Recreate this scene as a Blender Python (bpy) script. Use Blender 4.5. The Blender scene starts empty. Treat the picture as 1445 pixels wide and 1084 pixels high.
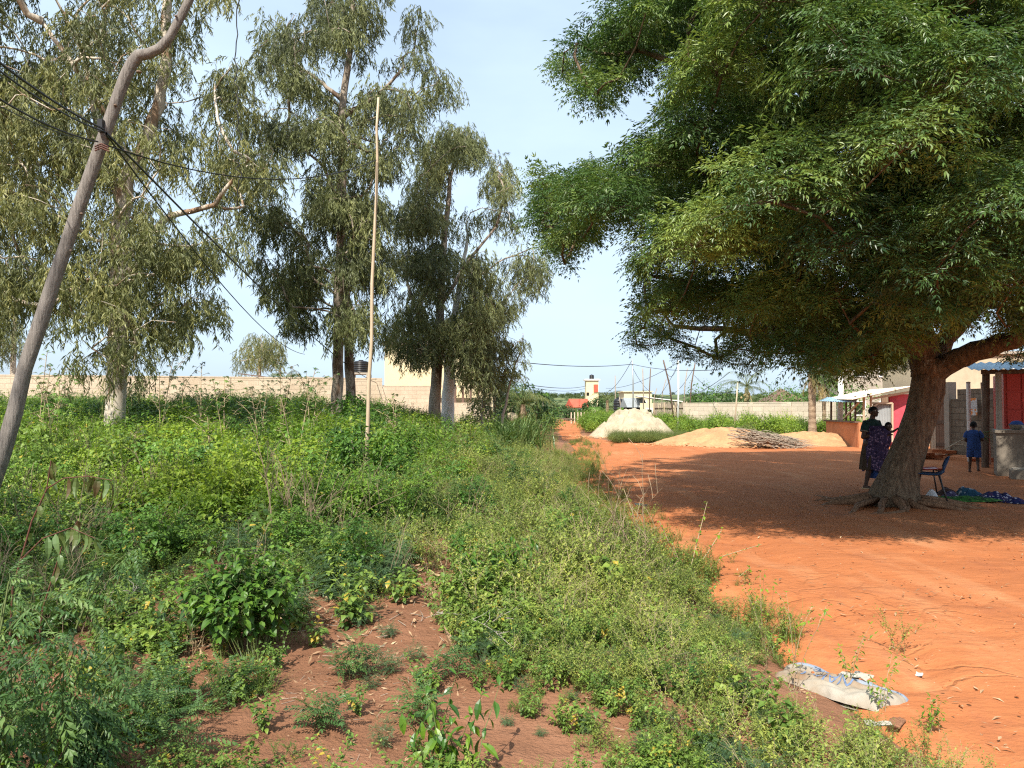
import bpy, bmesh, math, random
import numpy as np
from mathutils import Vector, Matrix, Euler
rad = math.radians
R = random.Random(7)
G = np.random.default_rng(11)
S = bpy.context.scene
COL = S.collection
# ------------------------------------------------------------------ camera
CAM_Z, F, PITCH = 1.55, 1085.0, rad(1.85)
cam = bpy.data.cameras.new('camera'); camo = bpy.data.objects.new('camera', cam); COL.objects.link(camo)
cam.sensor_width = 36; cam.lens = 36 * F / 1445; cam.clip_end = 9000; cam.clip_start = 0.05
camo.location = (0, 0, CAM_Z); camo.rotation_euler = (math.pi / 2 + PITCH, 0, 0)
S.camera = camo
CP, SP = math.cos(PITCH), math.sin(PITCH)
def at(px, py, d):
    x = (px - 722.5) / F; v = (542 - py) / F
    y = CP - v * SP; z = SP + v * CP
    return Vector((x / y * d, d, CAM_Z + z / y * d))
def X(px, d): return at(px, 577, d).x
def Z(py, d): return at(722, py, d).z
def proj(x, y, z):
    dz = z - CAM_Z
    f = y * CP + dz * SP; v = -y * SP + dz * CP
    return 722.5 + F * x / f, 542 - F * v / f
# ------------------------------------------------------------------ noise / terrain
def _h(ix, iy, s):
    n = (ix.astype(np.int64) * 374761393 + iy.astype(np.int64) * 668265263 + s * 982451653) & 0x7fffffff
    n = ((n ^ (n >> 13)) * 1274126177) & 0x7fffffff
    return ((n ^ (n >> 16)) & 0xffff) / 65535.0
def vn(x, y, s=0):
    x = np.asarray(x, float); y = np.asarray(y, float)
    ix = np.floor(x); iy = np.floor(y); fx = x - ix; fy = y - iy
    fx = fx * fx * (3 - 2 * fx); fy = fy * fy * (3 - 2 * fy)
    a = _h(ix, iy, s); b = _h(ix + 1, iy, s); c = _h(ix, iy + 1, s); d = _h(ix + 1, iy + 1, s)
    return (a * (1 - fx) + b * fx) * (1 - fy) + (c * (1 - fx) + d * fx) * fy
def fbm(x, y, s=0, o=4):
    t = 0; a = .5
    for k in range(o):
        t = t + a * vn(x * 2 ** k, y * 2 ** k, s + k); a *= .5
    return t
def ss(a, b, x):
    t = np.clip((np.asarray(x, float) - a) / (b - a), 0, 1); return t * t * (3 - 2 * t)
XL = np.array([(-6, 3.2), (0, 2.6), (2.2, 2.1), (3.4, 1.88), (4.4, 1.75), (5.5, 1.68), (7.5, 1.5), (9.5, 1.22), (11.8, 1.12), (16, 1.3), (20, 1.6), (26.7, 2.1), (35, 2.6), (45, 2.75), (52, 3.2), (67, 3.4), (75, 4.0), (105, 6.4), (120, 7)])
XR = np.array([(-6, 30), (22, 30), (26, 30), (30, 24), (31.5, 14), (33, 9.5), (34.5, 6), (37, 4.7), (45, 4.15), (52, 4.6), (60, 5.6), (67, 6.6), (85, 7.5), (105, 8.2), (120, 8.6)])
def xl(y): return np.interp(y, XL[:, 0], XL[:, 1]) + (.22 + .3 * ss(6, 20, y)) * 2 * (fbm(np.asarray(y, float) * .75, np.asarray(y, float) * 0 + 3.3, 5) - .47)
def xr(y): return np.interp(y, XR[:, 0], XR[:, 1])
def inroad(x, y):
    return ss(-.1, .12, x - xl(y)) * ss(-.1, .12, xr(y) - x) * ss(112, 106, y)
def H(x, y):
    x = np.asarray(x, float); y = np.asarray(y, float)
    r = np.hypot(x, y)
    left = ss(0, .5, xl(y) - x)
    h = (fbm(x * .9, y * .9, 21) - .47) * .16 * left
    h = h + left * .07 * ss(40, 15, y)
    h = h + .95 * ss(9, 38, y) * ss(-.5, -9, x) * ss(300, 100, r)
    h = h + (fbm(x * .35, y * .35, 3) - .47) * .12 * ss(14, 18, r)
    h = h + (fbm(x * 1.7, y * 1.7, 8, 3) - .45) * .035
    e = np.hypot((x - 6.3) / 2.6, (y - 12.4) / 2.2)
    h = h + .035 * np.exp(-e * e * 1.6)
    h = h - 14 * ss(112, 420, r)
    h = h + 52 * ss(600, 2100, r) * (.62 + .75 * fbm(x * .0018, y * .0018, 31, 5)) * ss(-.3, 1, y / (r + 1))
    return h
def Hs(x, y): return float(H(np.array([x]), np.array([y]))[0])
def on(px, d, dz=0): x = X(px, d); return Vector((x, d, Hs(x, d) + dz))
# ------------------------------------------------------------------ mesh accumulation
class Geo:
    def __init__(s): s.V = []; s.Q = []; s.T = []; s.qm = []; s.tm = []; s.t = []; s.n = 0
    def add(s, V, Q=None, T=None, mat=0, tint=.5):
        V = np.asarray(V, np.float32).reshape(-1, 3)
        if Q is not None and len(Q):
            Q = np.asarray(Q, np.int32); s.Q.append(Q + s.n); s.qm.append(np.full(len(Q), 0, np.int32) + mat)
        if T is not None and len(T):
            T = np.asarray(T, np.int32); s.T.append(T + s.n); s.tm.append(np.full(len(T), 0, np.int32) + mat)
        s.V.append(V); s.t.append(np.full(len(V), 0, np.float32) + tint); s.n += len(V); return s
    def arrays(s):
        V = np.concatenate(s.V); Q = np.concatenate(s.Q) if s.Q else np.zeros((0, 4), np.int32)
        qm = np.concatenate(s.qm) if s.qm else np.zeros(0, np.int32)
        return V, Q, qm
    def mesh(s, name, mats, smooth=False):
        me = bpy.data.meshes.new(name)
        V = np.concatenate(s.V)
        Q = np.concatenate(s.Q) if s.Q else np.zeros((0, 4), np.int32)
        T = np.concatenate(s.T) if s.T else np.zeros((0, 3), np.int32)
        m = np.concatenate(s.qm + s.tm) if (s.qm or s.tm) else np.zeros(0, np.int32)
        me.vertices.add(len(V)); me.vertices.foreach_set('co', V.ravel())
        L = np.concatenate([Q.ravel(), T.ravel()]).astype(np.int32)
        me.loops.add(len(L)); me.loops.foreach_set('vertex_index', L)
        np_ = len(Q) + len(T)
        st = np.concatenate([np.arange(len(Q)) * 4, len(Q) * 4 + np.arange(len(T)) * 3]).astype(np.int32)
        me.polygons.add(np_); me.polygons.foreach_set('loop_start', st)
        me.polygons.foreach_set('material_index', m.astype(np.int32))
        me.polygons.foreach_set('use_smooth', np.full(np_, smooth))
        for mt in (mats if isinstance(mats, (list, tuple)) else [mats]): me.materials.append(mt)
        a = me.attributes.new('tint', 'FLOAT', 'POINT'); a.data.foreach_set('value', np.concatenate(s.t))
        me.update(calc_edges=True); me.validate()
        return me
    # --- shapes
    def box(s, c, size, rz=0, mat=0, M=None):
        sx, sy, sz = [k / 2 for k in size]
        V = np.array([(x, y, z) for z in (-sz, sz) for y in (-sy, sy) for x in (-sx, sx)])
        if M is not None: V = V @ np.array(M.to_3x3()).T
        if rz: V = V @ np.array(Matrix.Rotation(rz, 3, 'Z')).T
        V = V + np.array(c)
        return s.add(V, [(0, 2, 3, 1), (4, 5, 7, 6), (0, 1, 5, 4), (2, 6, 7, 3), (0, 4, 6, 2), (1, 3, 7, 5)], mat=mat)
    def bar(s, a, b, w, h=None, mat=0, up=(0, 0, 1)):
        a = Vector(a); b = Vector(b); d = (b - a); L = d.length; d.normalize()
        u = Vector(up)
        if abs(d.dot(u)) > .98: u = Vector((1, 0, 0))
        x = d.cross(u).normalized(); z = x.cross(d)
        M = Matrix((x, d, z)).transposed()
        return s.box((a + b) / 2, (w, L, h or w), mat=mat, M=M)
    def tube(s, P, r, n=8, mat=0, tint=.5, cap=True, jit=0, squash=None):
        P = [Vector(p) for p in P]; m = len(P)
        if not hasattr(r, '__len__'): r = [r] * m
        tang = []
        for i in range(m):
            t = (P[min(i + 1, m - 1)] - P[max(i - 1, 0)])
            if t.length < 1e-9: t = Vector((0, 0, 1))
            tang.append(t.normalized())
        x = tang[0].orthogonal().normalized(); V = []
        for i in range(m):
            x = (x - tang[i] * x.dot(tang[i]))
            if x.length < 1e-6: x = tang[i].orthogonal()
            x.normalize(); y = tang[i].cross(x)
            for k in range(n):
                a = 2 * math.pi * k / n; rr = r[i] * (1 + (R.uniform(-jit, jit) if jit else 0))
                V.append(P[i] + (x * math.cos(a) + y * math.sin(a)) * rr)
        Q = [(i * n + k, i * n + (k + 1) % n, (i + 1) * n + (k + 1) % n, (i + 1) * n + k) for i in range(m - 1) for k in range(n)]
        T = []
        if cap:
            V += [P[0], P[-1]]
            T = [(m * n, (k + 1) % n, k) for k in range(n)] + [(m * n + 1, (m - 1) * n + k, (m - 1) * n + (k + 1) % n) for k in range(n)]
        return s.add([tuple(v) for v in V], Q, T, mat=mat, tint=tint)
    def lathe(s, c, prof, n=20, mat=0):
        V = []; m = len(prof)
        for (r, z) in prof:
            for k in range(n):
                a = 2 * math.pi * k / n; V.append((c[0] + r * math.cos(a), c[1] + r * math.sin(a), c[2] + z))
        Q = [(i * n + k, i * n + (k + 1) % n, (i + 1) * n + (k + 1) % n, (i + 1) * n + k) for i in range(m - 1) for k in range(n)]
        return s.add(V, Q, mat=mat)
    def grid(s, P, mat=0, tint=.5):
        P = np.asarray(P, float); a, b = P.shape[:2]
        i, j = np.meshgrid(np.arange(a - 1), np.arange(b - 1), indexing='ij'); k = (i * b + j).ravel()
        return s.add(P.reshape(-1, 3), np.stack([k, k + 1, k + b + 1, k + b], 1), mat=mat, tint=tint)
    def put(s, geo, M, S=1, t=(0, 0, 0), tint=.5):
        V, Q, qm = geo
        return s.add((V * S) @ np.array(M.to_3x3()).T + np.array(t), Q, mat=qm, tint=tint)
    def many(s, tmpl, Rm, t, sc, tint):
        """tmpl (V,Q,qm); Rm (N,3,3), t (N,3), sc (N,), tint (N,)"""
        V, Q, qm = tmpl; N = len(t)
        if N == 0: return s
        W = np.einsum('nij,vj->nvi', Rm, V) * sc[:, None, None] + t[:, None, :]
        QQ = (Q[None] + (np.arange(N) * len(V))[:, None, None]).reshape(-1, 4)
        return s.add(W.reshape(-1, 3), QQ, mat=np.tile(qm, N), tint=np.repeat(tint, len(V)))
def rotz(a):
    c, s_ = np.cos(a), np.sin(a); o = np.zeros_like(a); l = o + 1
    return np.stack([np.stack([c, -s_, o], -1), np.stack([s_, c, o], -1), np.stack([o, o, l], -1)], -2)
def rotx(a):
    c, s_ = np.cos(a), np.sin(a); o = np.zeros_like(a); l = o + 1
    return np.stack([np.stack([l, o, o], -1), np.stack([o, c, -s_], -1), np.stack([o, s_, c], -1)], -2)
def roty(a):
    c, s_ = np.cos(a), np.sin(a); o = np.zeros_like(a); l = o + 1
    return np.stack([np.stack([c, o, s_], -1), np.stack([o, l, o], -1), np.stack([-s_, o, c], -1)], -2)
# ------------------------------------------------------------------ objects
def tag(o, label=None, cat=None, group=None, kind=None):
    if label: o['label'] = label
    if cat: o['category'] = cat
    if group: o['group'] = group
    if kind or cat: o['kind'] = kind or 'thing'
    return o
def obj(name, geo, mats, parent=None, smooth=False, loc=None):
    o = bpy.data.objects.new(name, geo if isinstance(geo, bpy.types.Mesh) else geo.mesh(name, mats, smooth))
    COL.objects.link(o)
    if parent is not None: o.parent = parent
    if loc is not None: o.location = loc
    return o
def thing(name, label, cat, loc=(0, 0, 0), rz=0, group=None):
    o = bpy.data.objects.new(name, None); COL.objects.link(o); o.empty_display_size = .1
    o.location = loc; o.rotation_euler.z = rz
    return tag(o, label, cat, group)
def dup(root, loc, rz=0, label=None, sc=None):
    r = root.copy(); COL.objects.link(r); r.location = loc; r.rotation_euler.z = rz
    if label: r['label'] = label
    if sc: r.scale = (sc, sc, sc)
    for ch in list(root.children):
        c = ch.copy(); COL.objects.link(c); c.parent = r
        for g in ch.children:
            d = g.copy(); COL.objects.link(d); d.parent = c
    return r
# ------------------------------------------------------------------ materials
class NT:
    def __init__(s, name):
        s.m = bpy.data.materials.new(name); s.m.use_nodes = True; s.t = s.m.node_tree
        s.t.nodes.clear(); s.out = s.n('ShaderNodeOutputMaterial')
    def n(s, ty, **k):
        nd = s.t.nodes.new(ty)
        for a, b in k.items(): setattr(nd, a, b)
        return nd
    def l(s, a, b): s.t.links.new(a, b)
    def noise(s, vec, scale, detail=4, rough=.55):
        n = s.n('ShaderNodeTexNoise'); n.inputs['Scale'].default_value = scale; n.inputs['Detail'].default_value = detail; n.inputs['Roughness'].default_value = rough
        if vec is not None: s.l(vec, n.inputs['Vector'])
        return n.outputs['Fac']
    def pos(s): return s.n('ShaderNodeNewGeometry').outputs['Position']
    def obj(s): return s.n('ShaderNodeTexCoord').outputs['Object']
    def scale(s, vec, xyz):
        n = s.n('ShaderNodeMapping'); n.inputs['Scale'].default_value = xyz; s.l(vec, n.inputs['Vector']); return n.outputs[0]
    def ramp(s, fac, stops):
        n = s.n('ShaderNodeValToRGB'); e = n.color_ramp.elements
        while len(e) > 1: e.remove(e[0])
        for i, (p, c) in enumerate(stops):
            q = e[0] if i == 0 else e.new(p)
            q.position = p; q.color = (*c, 1) if len(c) == 3 else c
        s.l(fac, n.inputs[0]); return n.outputs[0]
    def mix(s, fac, a, b, mode='MIX'):
        n = s.n('ShaderNodeMix', data_type='RGBA', blend_type=mode)
        for v, i in ((fac, 0), (a, 6), (b, 7)):
            if hasattr(v, 'links'): s.l(v, n.inputs[i])
            elif i == 0: n.inputs[0].default_value = v
            else: n.inputs[i].default_value = (*v, 1)
        return n.outputs[2]
    def math(s, op, a, b=0, clamp=False):
        n = s.n('ShaderNodeMath', operation=op, use_clamp=clamp)
        for v, i in ((a, 0), (b, 1)):
            if hasattr(v, 'links'): s.l(v, n.inputs[i])
            else: n.inputs[i].default_value = v
        return n.outputs[0]
    def bump(s, h, strength=.5, dist=.02):
        n = s.n('ShaderNodeBump'); n.inputs['Strength'].default_value = strength; n.inputs['Distance'].default_value = dist
        s.l(h, n.inputs['Height']); return n.outputs[0]
    def bsdf(s, col, rough=.8, spec=.3, normal=None, metal=0):
        p = s.n('ShaderNodeBsdfPrincipled')
        if hasattr(col, 'links'): s.l(col, p.inputs['Base Color'])
        else: p.inputs['Base Color'].default_value = (*col, 1)
        if hasattr(rough, 'links'): s.l(rough, p.inputs['Roughness'])
        else: p.inputs['Roughness'].default_value = rough
        p.inputs['Specular IOR Level'].default_value = spec; p.inputs['Metallic'].default_value = metal
        if normal is not None: s.l(normal, p.inputs['Normal'])
        return p.outputs[0]
    def done(s, sh): s.l(sh, s.out.inputs['Surface']); return s.m
def plain(name, c, rough=.8, spec=.3, var=.25, sc=6, bump=.3, bd=.01, metal=0, world=False):
    t = NT(name); v = t.pos() if world else t.obj()
    a = t.noise(v, sc, 5); b = t.noise(v, sc * 7, 3)
    k = t.math('ADD', t.math('MULTIPLY', a, .65), t.math('MULTIPLY', b, .35))
    lo = tuple(q * (1 - var) for q in c); hi = tuple(min(1, q * (1 + var)) for q in c)
    col = t.ramp(k, [(.3, lo), (.7, hi)])
    return t.done(t.bsdf(col, rough, spec, t.bump(k, bump, bd), metal))
def leafmat(name, dark, mid, light, rough=.45, trans=.3, spec=.35, inst=True, patch=.25, yel=None):
    t = NT(name)
    a = t.n('ShaderNodeAttribute'); a.attribute_name = 'tint'; r = a.outputs['Fac']
    if inst: r = t.math('ADD', t.math('MULTIPLY', r, .55), t.math('MULTIPLY', t.n('ShaderNodeObjectInfo').outputs['Random'], .45))
    r = t.math('ADD', t.math('MULTIPLY', t.math('SUBTRACT', r, .5), 1.5), .5)
    big = t.noise(t.pos(), patch, 3)
    small = t.noise(t.pos(), 9, 2)
    k = t.math('ADD', t.math('MULTIPLY', r, .45), t.math('ADD', t.math('MULTIPLY', t.math('SUBTRACT', big, .5), 1.3), t.math('ADD', .28, t.math('MULTIPLY', t.math('SUBTRACT', small, .5), .9))))
    col = t.ramp(k, [(.08, dark), (.5, mid), (.92, light)])
    if yel:
        w = t.n('ShaderNodeTexWhiteNoise', noise_dimensions='3D')
        q = t.n('ShaderNodeVectorMath', operation='SNAP'); q.inputs[1].default_value = (.05, .05, .05)
        t.l(t.pos(), q.inputs[0]); t.l(q.outputs[0], w.inputs[0])
        col = t.mix(t.math('GREATER_THAN', w.outputs[0], .975), col, yel)
    p = t.bsdf(col, rough, spec)
    tr = t.n('ShaderNodeBsdfTranslucent')
    t.l(t.mix(.5, col, t.mix(1, col, (1.5, 1.6, .5), 'MULTIPLY')), tr.inputs[0])
    m = t.n('ShaderNodeMixShader'); m.inputs[0].default_value = trans
    t.l(p, m.inputs[1]); t.l(tr.outputs[0], m.inputs[2])
    return t.done(m.outputs[0])
def barkmat(name, c1, c2, sc=(6, 6, 1.2), bump=.6, bd=.02, patch=None):
    t = NT(name); v = t.scale(t.obj(), sc)
    a = t.noise(v, 3, 6, .65); b = t.noise(t.obj(), 1.2, 3)
    k = t.math('ADD', t.math('MULTIPLY', a, .75), t.math('MULTIPLY', b, .25))
    col = t.ramp(k, [(.35, c1), (.65, c2)])
    if patch: col = t.mix(t.ramp(t.noise(t.scale(t.obj(), (1, 1, .35)), 3.2, 4), [(.52, (0, 0, 0)), (.6, (1, 1, 1))]), col, patch)
    return t.done(t.bsdf(col, .85, .2, t.bump(a, bump, bd)))
def soil(name, c1, c2, c3, road=False):
    t = NT(name); v = t.pos()
    big = t.noise(v, .22, 4); mid = t.noise(t.scale(v, (1.1, 1.9, 1)), 2.2, 6, .6); fine = t.noise(v, 38, 4, .65); peb = t.noise(v, 150, 2)
    k = t.math('ADD', t.math('MULTIPLY', big, .45), t.math('ADD', t.math('MULTIPLY', mid, .4), t.math('MULTIPLY', fine, .15)))
    col = t.ramp(k, [(.34, c1), (.5, c2), (.66, c3)])
    if road:
        st = t.noise(t.scale(v, (1.6, .32, 1)), 1.1, 5, .6); col = t.mix(t.math('MULTIPLY', t.ramp(st, [(.52, (0, 0, 0)), (.72, (1, 1, 1))]), .4), col, (.54, .27, .135))
        sc_ = t.noise(t.scale(v, (.9, .5, 1)), 1.7, 6, .7); col = t.mix(t.math('MULTIPLY', t.ramp(sc_, [(.56, (0, 0, 0)), (.68, (1, 1, 1))]), .5), col, (.27, .095, .045))
    vo = t.n('ShaderNodeTexVoronoi', feature='DISTANCE_TO_EDGE'); vo.inputs['Scale'].default_value = 1.3
    wv = t.n('ShaderNodeVectorMath', operation='ADD'); nz = t.n('ShaderNodeTexNoise'); nz.inputs['Scale'].default_value = 1.6; nz.inputs['Detail'].default_value = 5
    t.l(v, nz.inputs['Vector']); t.l(v, wv.inputs[0]); t.l(nz.outputs['Color'], wv.inputs[1]); t.l(wv.outputs[0], vo.inputs['Vector'])
    speck = t.n('ShaderNodeTexVoronoi'); speck.inputs['Scale'].default_value = 26; t.l(v, speck.inputs['Vector'])
    sp = t.math('LESS_THAN', speck.outputs['Distance'], .13)
    spr = t.n('ShaderNodeSeparateColor'); t.l(speck.outputs['Color'], spr.inputs[0])
    sp = t.math('MULTIPLY', sp, t.math('GREATER_THAN', spr.outputs[0], .8))
    col = t.mix(t.math('MULTIPLY', sp, .6), col, t.mix(spr.outputs[1], (.12, .06, .03), (.6, .4, .25)))
    crack = t.ramp(vo.outputs['Distance'], [(0, (0, 0, 0)), (.045, (1, 1, 1))])
    gate = t.ramp(t.noise(v, .5, 2), [(.5, (0, 0, 0)), (.62, (1, 1, 1))])
    cr = t.math('SUBTRACT', 1, t.math('MULTIPLY', t.math('SUBTRACT', 1, crack), gate))
    h = t.math('ADD', t.math('MULTIPLY', mid, 1.2), t.math('ADD', t.math('MULTIPLY', fine, .18 if road else .35), t.math('ADD', t.math('MULTIPLY', peb, .02 if road else .12), t.math('MULTIPLY', cr, .35 if road else .15))))
    return t.done(t.bsdf(col, .95, .12, t.bump(h, .8 if road else 1, .045 if road else .055)))
def blockmat(name, c1, c2, mort, bw=.42, bh=.21, stain=(.2, .14, .1), axis='x', bump=.6):
    t = NT(name); v = t.obj(); sp = t.n('ShaderNodeSeparateXYZ'); t.l(v, sp.inputs[0]); cb = t.n('ShaderNodeCombineXYZ')
    t.l(sp.outputs[0 if axis == 'x' else 1], cb.inputs[0]); t.l(sp.outputs[2], cb.inputs[1])
    b = t.n('ShaderNodeTexBrick'); t.l(cb.outputs[0], b.inputs['Vector'])
    b.inputs['Scale'].default_value = 1; b.inputs['Brick Width'].default_value = bw; b.inputs['Row Height'].default_value = bh; b.inputs['Mortar Size'].default_value = .014; b.inputs['Mortar Smooth'].default_value = .3
    b.inputs['Color1'].default_value = (*c1, 1); b.inputs['Color2'].default_value = (*c2, 1); b.inputs['Mortar'].default_value = (*mort, 1)
    n = t.noise(v, 1.1, 5, .65); f = t.noise(v, 25, 4)
    col = t.mix(t.math('MULTIPLY', t.ramp(n, [(.45, (0, 0, 0)), (.75, (1, 1, 1))]), .6), b.outputs[0], stain)
    col = t.mix(.35, col, t.mix(1, col, t.ramp(f, [(.3, (.5, .5, .5)), (.7, (1.3, 1.3, 1.3))]), 'MULTIPLY'))
    h = t.math('ADD', t.math('MULTIPLY', b.outputs['Fac'], -.6), t.math('MULTIPLY', f, .5))
    return t.done(t.bsdf(col, .92, .15, t.bump(h, bump, .02)))
M = {}
M['ground'] = soil('red_soil', (.165, .078, .043), (.24, .115, .064), (.33, .165, .098))
M['road'] = soil('red_dirt', (.32, .110, .042), (.385, .136, .052), (.445, .175, .073), True)
M['stem'] = plain('green_stem', (.10, .13, .04), .7)
M['drystem'] = plain('dry_stem', (.36, .28, .17), .8)
M['redstem'] = plain('red_stem', (.12, .05, .035), .6)
M['herb'] = leafmat('herb_leaf', (.042, .09, .018), (.128, .215, .036), (.26, .335, .055), yel=(.40, .30, .04))
M['tangle'] = leafmat('tangle_leaf', (.07, .105, .024), (.185, .235, .042), (.38, .40, .085))
M['bright'] = leafmat('bright_leaf', (.06, .135, .018), (.165, .265, .028), (.35, .42, .05), trans=.4)
M['leafy'] = leafmat('leafy_plant_leaf', (.03, .080, .016), (.075, .17, .026), (.17, .29, .04), patch=.8, yel=(.36, .28, .04))
M['blue'] = leafmat('bluish_leaf', (.036, .08, .038), (.07, .13, .052), (.11, .18, .07))
M['grass'] = leafmat('grass_blade', (.06, .11, .022), (.12, .17, .032), (.23, .24, .06))
M['dry'] = leafmat('straw', (.20, .14, .08), (.32, .25, .14), (.45, .37, .22), trans=.2, rough=.8)
M['deadleaf'] = leafmat('fallen_leaf', (.16, .09, .05), (.35, .22, .12), (.55, .42, .26), trans=.1, rough=.7)
M['neem'] = leafmat('neem_leaf', (.017, .050, .015), (.074, .142, .032), (.245, .315, .068), inst=False, trans=.25, rough=.42, spec=.45, patch=.6)
M['euc'] = leafmat('eucalyptus_leaf', (.065, .08, .036), (.165, .18, .068), (.35, .335, .12), inst=False, trans=.25, rough=.5, patch=.35)
M['eucd'] = leafmat('eucalyptus_leaf_dark', (.048, .060, .030), (.135, .155, .060), (.28, .295, .115), inst=False, trans=.2, rough=.5, patch=.35)
M['shrub'] = leafmat('shrub_leaf', (.04, .10, .016), (.085, .18, .024), (.15, .26, .03), inst=False, patch=2.5)
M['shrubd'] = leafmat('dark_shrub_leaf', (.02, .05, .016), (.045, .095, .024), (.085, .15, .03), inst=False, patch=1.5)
M['shrubb'] = leafmat('bright_shrub_leaf', (.08, .17, .016), (.15, .26, .022), (.25, .34, .03), inst=False, patch=2.5, trans=.4)
M['glossy'] = leafmat('glossy_leaf', (.03, .08, .014), (.06, .15, .018), (.16, .26, .02), inst=False, patch=4, rough=.36, spec=.5)
M['bluep'] = leafmat('bluish_pinnate', (.034, .082, .024), (.075, .15, .04), (.15, .23, .06), inst=False, patch=2)
M['bronze'] = leafmat('bronze_leaf', (.10, .07, .03), (.10, .15, .04), (.13, .21, .08), inst=False, patch=5)
M['palm'] = leafmat('palm_frond', (.05, .085, .022), (.10, .14, .035), (.2, .21, .07), inst=False)
M['drypalm'] = leafmat('dry_frond', (.22, .15, .07), (.38, .28, .13), (.5, .4, .2), inst=False)
M['corn'] = leafmat('cane_leaf', (.05, .10, .03), (.09, .16, .045), (.2, .27, .1), inst=False, rough=.35)
M['faruc'] = leafmat('far_leaf', (.05, .08, .03), (.085, .12, .04), (.14, .17, .06), inst=True, patch=.02)
M['eucbark'] = barkmat('eucalyptus_bark', (.42, .35, .27), (.64, .57, .47), patch=(.30, .20, .13))
M['eucbarkd'] = barkmat('eucalyptus_bark_dull', (.22, .175, .135), (.42, .355, .285), patch=(.12, .08, .055))
M['bark'] = barkmat('neem_bark', (.07, .046, .030), (.27, .195, .125), (7, 7, 1.5), 1, .08)
M['rootbark'] = barkmat('dusty_root_bark', (.13, .072, .042), (.33, .185, .105), (7, 7, 1.5), 1, .05)
M['palmbark'] = barkmat('palm_bark', (.18, .12, .08), (.4, .3, .2), (2, 2, 9), .8, .03)
M['polewood'] = barkmat('grey_pole_wood', (.125, .11, .097), (.30, .27, .24), (16, 16, .9), 1, .03)
M['palewood'] = barkmat('pale_pole_wood', (.36, .27, .18), (.56, .45, .32), (12, 12, .9), .3, .01)
M['twig'] = barkmat('twig', (.20, .16, .12), (.42, .35, .27), (9, 9, 2), .3, .01)
M['stalk'] = barkmat('dead_stalk', (.15, .11, .07), (.33, .25, .16), (9, 9, 2), .3, .01)
M['paletwig'] = barkmat('bleached_twig', (.24, .21, .17), (.44, .39, .33), (9, 9, 2), .3, .01)
M['darkwood'] = barkmat('weathered_wood', (.08, .055, .04), (.2, .14, .1), (14, 14, 1), .4, .01)
M['wire'] = plain('cable', (.02, .02, .022), .5, bump=0)
M['sand'] = plain('pale_sand', (.40, .335, .235), .95, .1, .3, 2.6, 1, .1, world=True)
M['osand'] = plain('orange_sand', (.43, .24, .122), .95, .1, .32, 1.6, 1, .08, world=True)
M['lblock'] = blockmat('sandcrete_block', (.62, .50, .375), (.56, .45, .335), (.50, .40, .30), .45, .22, (.40, .29, .20))
M['wblock'] = blockmat('pale_block', (.62, .54, .42), (.52, .45, .35), (.40, .33, .25), .8, .3, (.45, .36, .26))
M['dblock'] = blockmat('weathered_block', (.20, .155, .11), (.26, .205, .15), (.13, .10, .075), .42, .2, (.10, .075, .055))
M['dblocky'] = blockmat('weathered_block_side', (.20, .155, .11), (.26, .205, .15), (.13, .10, .075), .42, .2, (.10, .075, .055), 'y')
M['dull'] = plain('dull_cream_render', (.46, .385, .27), .9, .15, .2, .8)
M['cream'] = plain('cream_render', (.66, .56, .36), .9, .15, .1, .8)
M['grey'] = plain('grey_render', (.36, .31, .25), .9, .15, .2, .8)
M['concrete'] = plain('concrete', (.20, .17, .135), .92, .15, .25, 2)
M['mud'] = plain('mud_render', (.50, .21, .10), .95, .1, .22, 1.6, .5, .03)
M['pink'] = plain('pink_paint', (.50, .075, .10), .7, .3, .3, 3)
M['white'] = plain('white_paint', (.72, .70, .66), .7, .3, .12, 2)
M['tinpale'] = plain('rusty_pale_tin', (.60, .52, .40), .55, .4, .25, 2, .2)
M['tinblue'] = plain('blue_sheet', (.24, .36, .45), .6, .3, .3, 3, .2)
M['tin'] = plain('grey_tin', (.34, .36, .36), .45, .5, .12, 3, .2, metal=.3)
M['redmetal'] = plain('red_paint', (.50, .045, .028), .5, .4, .15, 2, .1)
M['redroof'] = plain('red_roof', (.48, .10, .06), .8, .2, .2, 1)
M['brownroof'] = plain('brown_roof', (.16, .10, .075), .8, .2, .3, 1)
M['plank'] = barkmat('planks', (.30, .17, .09), (.50, .31, .17), (7, 7, .6), .4, .01)
M['door'] = barkmat('old_door_wood', (.15, .09, .06), (.28, .18, .12), (9, 9, .6), .5, .01)
M['black'] = plain('black_plastic', (.016, .016, .018), .4, .4, .2, 4, .05)
M['dark'] = plain('dark_opening', (.02, .018, .016), .9, .1)
M['skin'] = plain('dark_skin', (.075, .04, .027), .5, .35, .12, 8, .05)
M['hair'] = plain('black_hair', (.008, .007, .007), .8, .2, .3, 60, .6, .01)
M['bluecloth'] = plain('blue_cloth', (.035, .075, .23), .9, .1, .2, 7, .4, .01)
M['bluecloth2'] = plain('blue_shorts_cloth', (.04, .09, .28), .9, .1, .2, 7, .4, .01)
M['greencloth'] = plain('dark_green_cloth', (.02, .045, .04), .9, .1, .3, 7, .4, .01)
M['browncloth'] = plain('brown_cloth', (.07, .05, .035), .9, .1, .3, 7, .4, .01)
M['paleplastic'] = plain('pale_rubber', (.6, .5, .3), .6)
M['chairblue'] = plain('blue_plastic', (.018, .05, .12), .7, .12, .08, 3, .05)
M['chairred'] = plain('red_plastic', (.30, .02, .022), .4, .5, .08, 3, .05)
M['metal'] = plain('black_steel', (.02, .02, .022), .4, .5, .1, 3, .05)
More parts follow.
